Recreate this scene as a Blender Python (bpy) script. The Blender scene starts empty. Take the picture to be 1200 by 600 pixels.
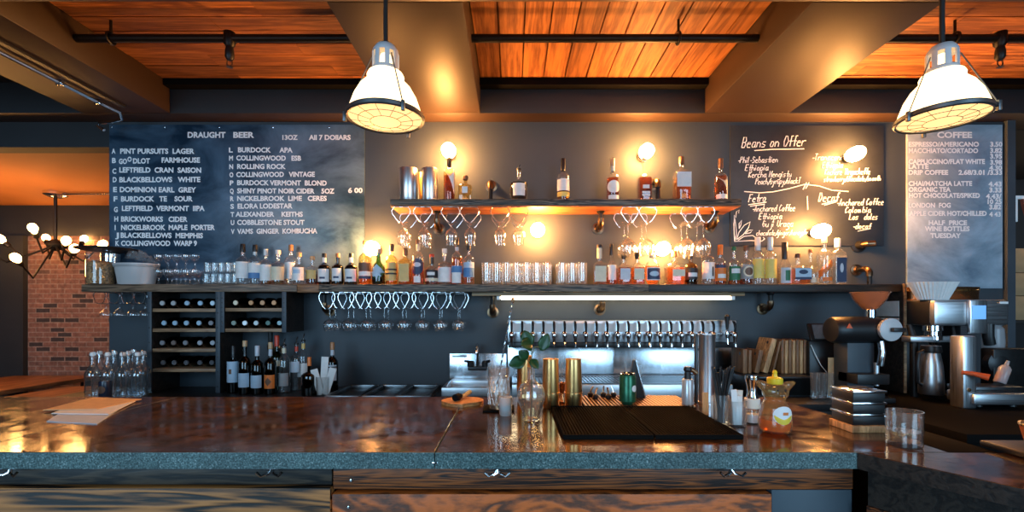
import bpy, bmesh, math, random
from mathutils import Vector, Matrix
random.seed(7)
PI = math.pi
S = bpy.context.scene
C = S.collection

# ------------------------------------------------------------------ camera, world, lights, exposure
F = 540.0                      # focal length in pixels of a 1200 px wide frame
EYE = 1.42                     # camera height
HOR = 365.0                    # image row of the horizon
cd = bpy.data.cameras.new('camera'); cam = bpy.data.objects.new('camera', cd); C.objects.link(cam)
cd.sensor_width = 36.0; cd.lens = 36.0*F/1200.0; cd.shift_y = (HOR-300)/1200.0
cd.clip_start = 0.02; cd.clip_end = 60
cam.location = (0, 0, EYE); cam.rotation_euler = (PI/2, 0, 0)
S.camera = cam
S.view_settings.view_transform = 'Standard'; S.view_settings.look = 'None'
S.view_settings.gamma = 1.0; S.view_settings.use_curve_mapping = False
S.view_settings.exposure = 0.12
cy = S.cycles
cy.use_denoising = True
try: cy.denoiser = 'OPENIMAGEDENOISE'
except Exception: pass
cy.max_bounces = 10; cy.diffuse_bounces = 3; cy.glossy_bounces = 4; cy.transmission_bounces = 8
cy.transparent_max_bounces = 40; cy.sample_clamp_indirect = 4.0
cy.caustics_reflective = False; cy.caustics_refractive = False

w = bpy.data.worlds.new('world'); S.world = w; w.use_nodes = True
w.node_tree.nodes['Background'].inputs[0].default_value = (0.55, 0.62, 0.75, 1)
w.node_tree.nodes['Background'].inputs[1].default_value = 0.022

def area(name, loc, target, sx, sy, power, col):
    l = bpy.data.lights.new(name, 'AREA'); l.shape = 'RECTANGLE'; l.size = sx; l.size_y = sy
    l.energy = power; l.color = col
    o = bpy.data.objects.new(name, l); C.objects.link(o); o.location = loc
    o.rotation_euler = (Vector(target)-Vector(loc)).to_track_quat('-Z', 'Y').to_euler()
    return o
# the storefront windows behind the camera: cool daylight
area('window_daylight_left', (-3.4, -4.6, 2.1), (-1.5, 3.2, 0.4), 3.4, 3.2, 235, (0.42, 0.72, 1.0))
area('window_daylight_right', (3.6, -4.6, 2.1), (1.8, 3.2, 0.4), 3.4, 3.2, 235, (0.42, 0.72, 1.0))
# warm fill added for the ceiling, standing in for an unseen pendant row
def point(name, loc, power, col, r=0.12):
    l = bpy.data.lights.new(name, 'POINT'); l.energy = power; l.color = col; l.shadow_soft_size = r
    o = bpy.data.objects.new(name, l); C.objects.link(o); o.location = loc
WARM = (1.0, 0.44, 0.12)
point('warm_fill_left', (-2.4, 0.9, 2.15), 10, WARM)
point('warm_fill_middle', (0.55, 1.0, 2.1), 10, WARM)
point('warm_fill_right', (2.7, 1.2, 2.2), 4, WARM)
point('box_fill_light', (4.7, 3.5, 2.3), 10, (1.0, 0.72, 0.45))  # fill added beyond the post to brighten the cardboard boxes
point('lounge_lamp', (-4.6, 3.7, 1.9), 26, WARM)

# ------------------------------------------------------------------ materials
def nt_new(name):
    m = bpy.data.materials.new(name); m.use_nodes = True
    nt = m.node_tree; b = nt.nodes['Principled BSDF']
    return m, nt, b
def N(nt, t, **kw):
    n = nt.nodes.new(t)
    for k, v in kw.items():
        if hasattr(n, k): setattr(n, k, v)
        else: n.inputs[k].default_value = v
    return n
def c4(c): return (c[0], c[1], c[2], 1)
def ramp(nt, fac, stops):
    r = nt.nodes.new('ShaderNodeValToRGB')
    e = r.color_ramp.elements
    while len(e) < len(stops): e.new(0.5)
    for el, (p, c) in zip(e, stops): el.position = p; el.color = c4(c)
    nt.links.new(fac, r.inputs[0]); return r
def coords(nt, scale=(1, 1, 1), kind='Object'):
    tc = nt.nodes.new('ShaderNodeTexCoord'); mp = nt.nodes.new('ShaderNodeMapping')
    mp.inputs['Scale'].default_value = scale
    nt.links.new(tc.outputs[kind], mp.inputs['Vector']); return mp.outputs[0]
def plain(name, col, rough=0.5, metal=0.0, var=0.0, vscale=20, bump=0.0, spec=None):
    m, nt, b = nt_new(name)
    b.inputs['Base Color'].default_value = c4(col); b.inputs['Roughness'].default_value = rough
    b.inputs['Metallic'].default_value = metal
    if spec is not None: b.inputs['Specular IOR Level'].default_value = spec
    if var or bump:
        n = N(nt, 'ShaderNodeTexNoise'); n.inputs['Scale'].default_value = vscale; n.inputs['Detail'].default_value = 6
        nt.links.new(coords(nt), n.inputs['Vector'])
        if var:
            r = ramp(nt, n.outputs[0], [(0.3, tuple(x*(1-var) for x in col)), (0.7, tuple(min(1, x*(1+var)) for x in col))])
            nt.links.new(r.outputs[0], b.inputs['Base Color'])
        if bump:
            bp = N(nt, 'ShaderNodeBump'); bp.inputs['Strength'].default_value = bump; bp.inputs['Distance'].default_value = 0.002
            nt.links.new(n.outputs[0], bp.inputs['Height']); nt.links.new(bp.outputs[0], b.inputs['Normal'])
    return m
def steel(name, col, rough, axis, fine=90):
    m, nt, b = nt_new(name); b.inputs['Metallic'].default_value = 1
    sc = [2, 2, 2]; sc = [fine if i != axis else 1.5 for i in range(3)]
    n = N(nt, 'ShaderNodeTexNoise'); n.inputs['Scale'].default_value = 3; n.inputs['Detail'].default_value = 4
    nt.links.new(coords(nt, sc), n.inputs['Vector'])
    r = ramp(nt, n.outputs[0], [(0.25, tuple(x*0.8 for x in col)), (0.75, col)])
    nt.links.new(r.outputs[0], b.inputs['Base Color'])
    r2 = ramp(nt, n.outputs[0], [(0.2, (rough*0.7,)*3), (0.8, (rough*1.3,)*3)])
    nt.links.new(r2.outputs[0], b.inputs['Roughness'])
    return m
def wood(name, dark, light, grain=(1, 14, 14), rough=0.45, dist=6.0, scale=2.0, lo=0.25, hi=0.75, island=0.35, knots=True, bump=0.15):
    m, nt, b = nt_new(name)
    v = coords(nt, grain)
    g = nt.nodes.new('ShaderNodeNewGeometry')
    add = nt.nodes.new('ShaderNodeVectorMath'); add.operation = 'MULTIPLY_ADD'
    add.inputs[1].default_value = (7.3, 11.1, 5.7)
    nt.links.new(g.outputs['Random Per Island'], add.inputs[0]); nt.links.new(v, add.inputs[2])
    n1 = N(nt, 'ShaderNodeTexNoise'); n1.inputs['Scale'].default_value = scale; n1.inputs['Detail'].default_value = 3; n1.inputs['Distortion'].default_value = 0.6
    nt.links.new(add.outputs[0], n1.inputs['Vector'])
    mul = nt.nodes.new('ShaderNodeMath'); mul.operation = 'MULTIPLY'; mul.inputs[1].default_value = dist
    nt.links.new(n1.outputs[0], mul.inputs[0])
    sn = nt.nodes.new('ShaderNodeMath'); sn.operation = 'SINE'
    m2 = nt.nodes.new('ShaderNodeMath'); m2.operation = 'MULTIPLY'; m2.inputs[1].default_value = 2*PI
    nt.links.new(mul.outputs[0], m2.inputs[0]); nt.links.new(m2.outputs[0], sn.inputs[0])
    n2 = N(nt, 'ShaderNodeTexNoise'); n2.inputs['Scale'].default_value = scale*5; n2.inputs['Detail'].default_value = 8; n2.inputs['Roughness'].default_value = 0.65
    nt.links.new(add.outputs[0], n2.inputs['Vector'])
    mm = nt.nodes.new('ShaderNodeMath'); mm.operation = 'MULTIPLY_ADD'; mm.inputs[1].default_value = 0.22
    nt.links.new(sn.outputs[0], mm.inputs[0]); nt.links.new(n2.outputs[0], mm.inputs[2])
    mid = tuple((a+c)/2 for a, c in zip(dark, light))
    r = ramp(nt, mm.outputs[0], [(lo, dark), ((lo+hi)/2, mid), (hi, light)])
    isl = ramp(nt, g.outputs['Random Per Island'], [(0, (1-island,)*3), (1, (1+island*0.3,)*3)])
    mx = nt.nodes.new('ShaderNodeMix'); mx.data_type = 'RGBA'; mx.blend_type = 'MULTIPLY'; mx.inputs[0].default_value = 1
    nt.links.new(r.outputs[0], mx.inputs[6]); nt.links.new(isl.outputs[0], mx.inputs[7])
    nt.links.new(mx.outputs[2], b.inputs['Base Color'])
    b.inputs['Roughness'].default_value = rough
    if bump:
        bp = N(nt, 'ShaderNodeBump'); bp.inputs['Strength'].default_value = bump; bp.inputs['Distance'].default_value = 0.003
        nt.links.new(mm.outputs[0], bp.inputs['Height']); nt.links.new(bp.outputs[0], b.inputs['Normal'])
    return m
def glass(name, tint=(0.96, 0.97, 0.98), ior=1.5, gain=1.3, rough=0.03, milky=0.0):
    m = bpy.data.materials.new(name); m.use_nodes = True; nt = m.node_tree
    nt.nodes.clear()
    out = nt.nodes.new('ShaderNodeOutputMaterial')
    t = nt.nodes.new('ShaderNodeBsdfTransparent'); t.inputs[0].default_value = c4(tint)
    g = nt.nodes.new('ShaderNodeBsdfGlossy'); g.inputs['Roughness'].default_value = rough; g.inputs[0].default_value = (1, 1, 1, 1)
    # Schlick reflectance that is the same from both sides of the thin wall
    ge = nt.nodes.new('ShaderNodeNewGeometry'); dp = nt.nodes.new('ShaderNodeVectorMath'); dp.operation = 'DOT_PRODUCT'
    nt.links.new(ge.outputs['Normal'], dp.inputs[0]); nt.links.new(ge.outputs['Incoming'], dp.inputs[1])
    def mth(op, a, b_=None, cl=False):
        q = nt.nodes.new('ShaderNodeMath'); q.operation = op; q.use_clamp = cl
        for i, x in enumerate((a, b_)):
            if x is None: continue
            if isinstance(x, (int, float)): q.inputs[i].default_value = x
            else: nt.links.new(x, q.inputs[i])
        return q.outputs[0]
    f0 = ((ior-1)/(ior+1))**2
    pw = mth('POWER', mth('SUBTRACT', 1.0, mth('ABSOLUTE', dp.outputs['Value']), True), 3.2)
    class _k: pass
    k = _k(); k.outputs = [mth('MULTIPLY', mth('ADD', mth('MULTIPLY', pw, 1-f0), f0), gain, True)]
    mx = nt.nodes.new('ShaderNodeMixShader')
    nt.links.new(k.outputs[0], mx.inputs[0])
    base = t.outputs[0]
    if milky:
        d = nt.nodes.new('ShaderNodeBsdfDiffuse'); d.inputs[0].default_value = c4(tuple(min(1, x*1.0) for x in tint))
        tr = nt.nodes.new('ShaderNodeBsdfTranslucent'); tr.inputs[0].default_value = c4(tint)
        m0 = nt.nodes.new('ShaderNodeMixShader'); m0.inputs[0].default_value = 0.5
        nt.links.new(d.outputs[0], m0.inputs[1]); nt.links.new(tr.outputs[0], m0.inputs[2])
        m1 = nt.nodes.new('ShaderNodeMixShader'); m1.inputs[0].default_value = milky
        nt.links.new(t.outputs[0], m1.inputs[1]); nt.links.new(m0.outputs[0], m1.inputs[2]); base = m1.outputs[0]
    nt.links.new(base, mx.inputs[1]); nt.links.new(g.outputs[0], mx.inputs[2])
    nt.links.new(mx.outputs[0], out.inputs[0]); return m
def emit(name, col, strength):
    m, nt, b = nt_new(name)
    b.inputs['Base Color'].default_value = c4(col); b.inputs['Emission Color'].default_value = c4(col)
    b.inputs['Emission Strength'].default_value = strength; return m
_pc = {}
def paint(col, rough=0.5, metal=0.0):
    k = (tuple(round(c, 3) for c in col), rough, metal)
    if k not in _pc: _pc[k] = plain('paint_%d' % len(_pc), col, rough, metal, var=0.06, vscale=30)
    return _pc[k]

M = {}
M['wall'] = plain('slate_wall_paint', (0.040, 0.051, 0.062), 0.55, var=0.10, vscale=3, bump=0.05)
M['steelblue'] = plain('blue_grey_paint', (0.045, 0.062, 0.078), 0.5, var=0.12, vscale=6)
M['beam'] = plain('beam_paint', (0.037, 0.019, 0.009), 0.5, var=0.06, vscale=4, bump=0.06)
M['darkface'] = plain('dark_header_paint', (0.020, 0.022, 0.025), 0.7, var=0.1, vscale=5)
M['black'] = plain('black_plastic', (0.012, 0.012, 0.013), 0.4)
M['blackmatte'] = plain('black_rubber', (0.007, 0.007, 0.007), 0.85, spec=0.04)
M['iron'] = plain('black_iron_pipe', (0.020, 0.019, 0.019), 0.42, metal=0.6, var=0.2, vscale=30)
M['bronze'] = plain('bronze_fitting', (0.19, 0.12, 0.07), 0.32, metal=1.0, var=0.25, vscale=25)
M['chrome'] = plain('chrome', (0.75, 0.77, 0.80), 0.12, metal=1.0)
M['wire'] = plain('chrome_wire', (0.80, 0.82, 0.85), 0.22, metal=1.0)
M['steel_v'] = steel('brushed_steel_upright', (0.78, 0.81, 0.84), 0.34, 2)
M['steel_h'] = steel('brushed_steel_sheet', (0.70, 0.74, 0.78), 0.24, 2, 9)
M['steel_x'] = steel('brushed_steel_rail', (0.74, 0.77, 0.80), 0.36, 0)
M['gold'] = steel('gold_plated', (1.0, 0.58, 0.22), 0.30, 2, 25)
M['copper'] = plain('copper', (0.80, 0.42, 0.20), 0.25, metal=1.0)
M['clear'] = glass('clear_glass', (0.985, 0.99, 0.995), 1.5, 1.7, 0.02, milky=0.03)
M['clear2'] = glass('thick_clear_glass', (0.97, 0.98, 0.98), 1.5, 1.7, 0.02, milky=0.06)
M['frost'] = glass('frosted_glass', (0.85, 0.86, 0.86), 1.4, 1.0, 0.3, milky=0.7)
M['milk'] = glass('translucent_plastic', (0.80, 0.84, 0.88), 1.4, 1.0, 0.25, milky=0.6)
M['plank_x'] = wood('ceiling_pine_along_bar', (0.22, 0.070, 0.020), (0.66, 0.25, 0.07), (0.7, 9, 9), 0.6, 3.0, 2.2, 0.15, 0.8, 0.5)
M['plank_y'] = wood('ceiling_pine_across_bar', (0.24, 0.075, 0.022), (0.68, 0.26, 0.07), (9, 0.7, 9), 0.6, 3.0, 2.2, 0.15, 0.8, 0.4)
M['shelfwood'] = wood('charred_shelf_wood', (0.014, 0.011, 0.009), (0.34, 0.24, 0.16), (1.2, 12, 26), 0.5, 7, 2.0, 0.35, 0.85, 0.3)
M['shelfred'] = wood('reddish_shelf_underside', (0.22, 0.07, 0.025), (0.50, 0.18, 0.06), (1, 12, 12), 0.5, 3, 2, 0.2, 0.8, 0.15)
M['shelfbrown'] = wood('brown_shelf_wood', (0.08, 0.05, 0.03), (0.36, 0.23, 0.14), (1, 14, 20), 0.5, 4, 2, 0.25, 0.85, 0.4)
M['endgrain'] = wood('orange_end_board', (0.20, 0.08, 0.03), (0.45, 0.2, 0.07), (2, 14, 20), 0.5, 4, 2, 0.25, 0.85, 0.3)
M['rackwood'] = wood('wine_rack_shelf_edge', (0.20, 0.11, 0.055), (0.46, 0.28, 0.15), (2, 20, 20), 0.5, 3, 2, 0.2, 0.8, 0.3)
M['darkwood'] = wood('dark_wood', (0.010, 0.008, 0.007), (0.045, 0.032, 0.024), (1, 14, 14), 0.45, 4, 2, 0.2, 0.8, 0.3)
M['rail_dark'] = wood('charred_rail_board', (0.012, 0.010, 0.009), (0.10, 0.065, 0.04), (1.1, 9, 14), 0.5, 5, 2.0, 0.3, 0.95, 0.2)
M['rail_brown'] = wood('torched_rail_board', (0.024, 0.009, 0.005), (0.52, 0.13, 0.025), (0.9, 11, 18), 0.5, 14, 1.4, 0.30, 0.95, 0.2)
M['burnt'] = wood('burnt_grain_board', (0.020, 0.012, 0.008), (0.68, 0.24, 0.060), (0.7, 7, 9), 0.55, 17, 1.0, 0.30, 0.74, 0.2, bump=0.4)
M['orangewood'] = wood('rust_brown_board', (0.15, 0.040, 0.012), (0.88, 0.17, 0.022), (2.2, 4, 6), 0.5, 6, 1.8, 0.25, 0.7, 0.15, bump=0.3)
M['tablewood'] = wood('lounge_table_wood', (0.16, 0.07, 0.03), (0.42, 0.19, 0.08), (8, 1, 8), 0.4, 3, 2, 0.2, 0.8, 0.2)
M['paddle'] = wood('orange_paddle_wood', (0.35, 0.13, 0.04), (0.72, 0.32, 0.10), (10, 40, 40), 0.45, 2, 2, 0.2, 0.8, 0.1)
M['cardwood'] = wood('pale_board_wood', (0.36, 0.17, 0.065), (0.88, 0.50, 0.22), (40, 40, 4), 0.55, 2, 2, 0.2, 0.8, 0.1)
M['cardwood2'] = wood('brown_board_wood', (0.15, 0.065, 0.025), (0.40, 0.19, 0.08), (40, 40, 4), 0.55, 2, 2, 0.2, 0.8, 0.1)
M['batten'] = wood('batten_wood', (0.20, 0.12, 0.06), (0.45, 0.28, 0.14), (1, 20, 20), 0.5, 3, 2, 0.2, 0.8, 0.1)
M['white'] = plain('white_card', (0.92, 0.92, 0.90), 0.55)
M['shadepaper'] = plain('blue_shade_paper', (0.55, 0.66, 0.80), 0.7, var=0.05, vscale=40)  # white sheet whose bluish shade is put into the colour
M['paper'] = plain('white_paper', (0.80, 0.80, 0.78), 0.7, var=0.05, vscale=40)
M['tan'] = plain('tan_paper', (0.72, 0.45, 0.22), 0.7, var=0.08, vscale=40)
M['chalk'] = plain('white_lettering', (0.92, 0.95, 0.97), 0.8)
M['cork'] = plain('cork', (0.55, 0.36, 0.19), 0.8, var=0.2, vscale=150)
M['leaf'] = plain('green_leaf', (0.016, 0.065, 0.018), 0.35, var=0.3, vscale=60)
M['stem'] = plain('plant_stem', (0.10, 0.12, 0.04), 0.5)
M['winedark'] = glass('dark_wine_glass', (0.035, 0.05, 0.035), 1.5, 1.1)
M['kraft'] = plain('kraft_cardboard', (0.42, 0.26, 0.13), 0.8, var=0.08, vscale=20)
M['bulb'] = emit('glowing_bulb', (1.0, 0.42, 0.11), 330)
M['shade'] = emit('glowing_lamp_glass', (1.0, 0.74, 0.40), 2.6)
M['lens'] = emit('glowing_lamp_lens', (1.0, 0.60, 0.24), 1.5)
M['led'] = emit('glowing_tube', (1.0, 0.78, 0.46), 17)
M['filament'] = emit('glowing_filament_bulb', (1.0, 0.48, 0.14), 55)
M['screen'] = emit('lit_screen', (0.20, 0.50, 1.0), 0.5)

def mat_bartop():  # own brown, with the orange of the reflected ceiling put into it
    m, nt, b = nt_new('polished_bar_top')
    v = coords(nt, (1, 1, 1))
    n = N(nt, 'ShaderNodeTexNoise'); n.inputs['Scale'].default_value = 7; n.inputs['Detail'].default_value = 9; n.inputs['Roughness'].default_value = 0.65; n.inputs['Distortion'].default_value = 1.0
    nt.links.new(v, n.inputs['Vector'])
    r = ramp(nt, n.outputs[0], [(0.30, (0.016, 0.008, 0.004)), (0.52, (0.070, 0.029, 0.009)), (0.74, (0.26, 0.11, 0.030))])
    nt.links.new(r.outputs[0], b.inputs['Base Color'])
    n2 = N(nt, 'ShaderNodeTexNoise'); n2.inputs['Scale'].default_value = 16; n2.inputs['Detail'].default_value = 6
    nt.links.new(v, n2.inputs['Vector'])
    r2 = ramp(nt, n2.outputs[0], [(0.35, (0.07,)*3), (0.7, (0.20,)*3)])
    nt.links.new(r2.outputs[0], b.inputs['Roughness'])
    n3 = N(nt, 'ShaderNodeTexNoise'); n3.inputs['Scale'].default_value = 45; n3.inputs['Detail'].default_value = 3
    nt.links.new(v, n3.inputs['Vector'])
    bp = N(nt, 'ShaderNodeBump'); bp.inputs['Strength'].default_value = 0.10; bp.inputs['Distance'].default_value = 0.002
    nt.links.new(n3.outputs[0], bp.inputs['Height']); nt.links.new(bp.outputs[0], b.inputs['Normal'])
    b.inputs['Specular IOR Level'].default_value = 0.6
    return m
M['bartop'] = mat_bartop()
def mat_speckle():  # same slab as the top; teal of the window light put into the colour
    m, nt, b = nt_new('stone_edge_window_tint')
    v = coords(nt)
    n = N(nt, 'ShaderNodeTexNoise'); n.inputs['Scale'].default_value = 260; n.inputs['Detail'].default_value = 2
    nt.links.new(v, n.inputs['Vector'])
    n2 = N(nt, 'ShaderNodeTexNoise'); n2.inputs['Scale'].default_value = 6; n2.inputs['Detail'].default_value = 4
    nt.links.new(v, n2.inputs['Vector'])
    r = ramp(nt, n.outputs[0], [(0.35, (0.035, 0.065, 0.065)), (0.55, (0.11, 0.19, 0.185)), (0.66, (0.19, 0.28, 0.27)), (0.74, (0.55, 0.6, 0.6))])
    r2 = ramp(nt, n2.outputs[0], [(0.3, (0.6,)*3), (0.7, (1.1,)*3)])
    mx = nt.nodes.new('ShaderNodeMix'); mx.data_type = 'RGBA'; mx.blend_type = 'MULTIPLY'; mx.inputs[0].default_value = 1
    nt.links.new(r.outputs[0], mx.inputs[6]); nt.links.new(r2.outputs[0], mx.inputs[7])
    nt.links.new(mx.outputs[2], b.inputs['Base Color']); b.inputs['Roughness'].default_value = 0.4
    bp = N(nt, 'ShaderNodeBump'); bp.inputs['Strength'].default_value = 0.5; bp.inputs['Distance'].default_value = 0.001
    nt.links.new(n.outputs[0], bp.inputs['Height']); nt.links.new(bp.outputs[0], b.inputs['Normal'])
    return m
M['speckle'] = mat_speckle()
def mat_board(name, base, smear, lo, hi, rough):
    m, nt, b = nt_new(name)
    v = coords(nt, (1, 1, 1.6))
    n = N(nt, 'ShaderNodeTexNoise'); n.inputs['Scale'].default_value = 1.8; n.inputs['Detail'].default_value = 9; n.inputs['Roughness'].default_value = 0.62; n.inputs['Distortion'].default_value = 0.6
    nt.links.new(v, n.inputs['Vector'])
    r = ramp(nt, n.outputs[0], [(lo, base), (hi, smear)])
    nt.links.new(r.outputs[0], b.inputs['Base Color']); b.inputs['Roughness'].default_value = rough
    return m
M['board_beer'] = mat_board('blue_chalkboard', (0.010, 0.030, 0.056), (0.15, 0.25, 0.36), 0.38, 0.76, 0.30)
M['board_coffee'] = mat_board('pale_blue_chalkboard', (0.13, 0.20, 0.27), (0.60, 0.72, 0.82), 0.30, 0.68, 0.30)
M['board_black'] = mat_board('black_chalkboard', (0.018, 0.022, 0.028), (0.045, 0.055, 0.068), 0.3, 0.75, 0.55)
def mat_brick():
    m, nt, b = nt_new('red_brick')
    tc = nt.nodes.new('ShaderNodeTexCoord'); sp = nt.nodes.new('ShaderNodeSeparateXYZ'); cb = nt.nodes.new('ShaderNodeCombineXYZ')
    nt.links.new(tc.outputs['Object'], sp.inputs[0]); nt.links.new(sp.outputs[0], cb.inputs[0]); nt.links.new(sp.outputs[2], cb.inputs[1])
    br = nt.nodes.new('ShaderNodeTexBrick')
    br.inputs['Color1'].default_value = (0.27, 0.125, 0.085, 1); br.inputs['Color2'].default_value = (0.20, 0.10, 0.075, 1); br.inputs['Mortar'].default_value = (0.30, 0.21, 0.17, 1)
    br.inputs['Scale'].default_value = 1.0; br.inputs['Mortar Size'].default_value = 0.006; br.inputs['Brick Width'].default_value = 0.155; br.inputs['Row Height'].default_value = 0.052
    nt.links.new(cb.outputs[0], br.inputs['Vector'])
    # scattered dark bricks: a second brick pattern used as a mask
    b2 = nt.nodes.new('ShaderNodeTexBrick'); b2.inputs['Color1'].default_value = (0, 0, 0, 1); b2.inputs['Color2'].default_value = (1, 1, 1, 1); b2.inputs['Mortar'].default_value = (0, 0, 0, 1)
    for k in ('Scale', 'Mortar Size', 'Brick Width', 'Row Height'): b2.inputs[k].default_value = br.inputs[k].default_value
    nt.links.new(cb.outputs[0], b2.inputs['Vector'])
    r = ramp(nt, b2.outputs[0], [(0.86, (0, 0, 0)), (0.90, (1, 1, 1))])
    mx = nt.nodes.new('ShaderNodeMix'); mx.data_type = 'RGBA'; mx.inputs[7].default_value = (0.045, 0.035, 0.035, 1)
    nt.links.new(r.outputs[0], mx.inputs[0]); nt.links.new(br.outputs[0], mx.inputs[6])
    n = N(nt, 'ShaderNodeTexNoise'); n.inputs['Scale'].default_value = 30; n.inputs['Detail'].default_value = 6
    nt.links.new(tc.outputs['Object'], n.inputs['Vector'])
    rr = ramp(nt, n.outputs[0], [(0.3, (0.6,)*3), (0.7, (1.15,)*3)])
    m2 = nt.nodes.new('ShaderNodeMix'); m2.data_type = 'RGBA'; m2.blend_type = 'MULTIPLY'; m2.inputs[0].default_value = 1
    nt.links.new(mx.outputs[2], m2.inputs[6]); nt.links.new(rr.outputs[0], m2.inputs[7])
    nt.links.new(m2.outputs[2], b.inputs['Base Color']); b.inputs['Roughness'].default_value = 0.85
    bp = N(nt, 'ShaderNodeBump'); bp.inputs['Strength'].default_value = 0.4; bp.inputs['Distance'].default_value = 0.006; bp.invert = True
    nt.links.new(br.outputs['Fac'], bp.inputs['Height']); nt.links.new(bp.outputs[0], b.inputs['Normal'])
    return m
M['brick'] = mat_brick()
def liquid(name, tint): return glass(name, tint, 1.33, 0.8, 0.05, milky=0.08)
LQ = {'amber': liquid('amber_spirit', (0.90, 0.50, 0.13)), 'dark': liquid('dark_spirit', (0.62, 0.26, 0.06)),
      'gold': liquid('gold_spirit', (0.92, 0.56, 0.14)), 'clear': liquid('clear_spirit', (0.93, 0.95, 0.97)),
      'honey': glass('honey', (0.98, 0.42, 0.03), 1.4, 1.0, 0.05, milky=0.5), 'red': liquid('red_spirit', (0.88, 0.44, 0.10)), 'cola': liquid('brown_liqueur', (0.12, 0.05, 0.02))}
GL = {'clear': M['clear'], 'amber': glass('amber_bottle_glass', (0.85, 0.55, 0.28), 1.5, 1.5), 'green': glass('green_bottle_glass', (0.16, 0.34, 0.16), 1.5, 1.4),
      'black': glass('near_black_bottle_glass', (0.05, 0.055, 0.06), 1.5, 1.5), 'wine': M['winedark'], 'blue': glass('bluish_bottle_glass', (0.94, 0.97, 0.985), 1.5, 2.0, milky=0.03),
      'yellow': glass('yellowish_bottle_glass', (0.95, 0.82, 0.52), 1.5, 1.5)}
COL = {'white': (0.80, 0.80, 0.78), 'cream': (0.74, 0.66, 0.48), 'gold': (0.70, 0.46, 0.15), 'yellow': (0.85, 0.62, 0.14), 'blue': (0.08, 0.22, 0.45), 'navy': (0.02, 0.04, 0.10),
       'black': (0.012, 0.012, 0.014), 'brown': (0.16, 0.075, 0.04), 'orange': (0.80, 0.20, 0.03), 'red': (0.60, 0.05, 0.02), 'green': (0.02, 0.16, 0.07), 'silver': (0.55, 0.60, 0.66),
       'grey': (0.30, 0.30, 0.30), 'ltblue': (0.42, 0.58, 0.72), 'copper': (0.45, 0.20, 0.08), 'cork': (0.55, 0.36, 0.19)}

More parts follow.
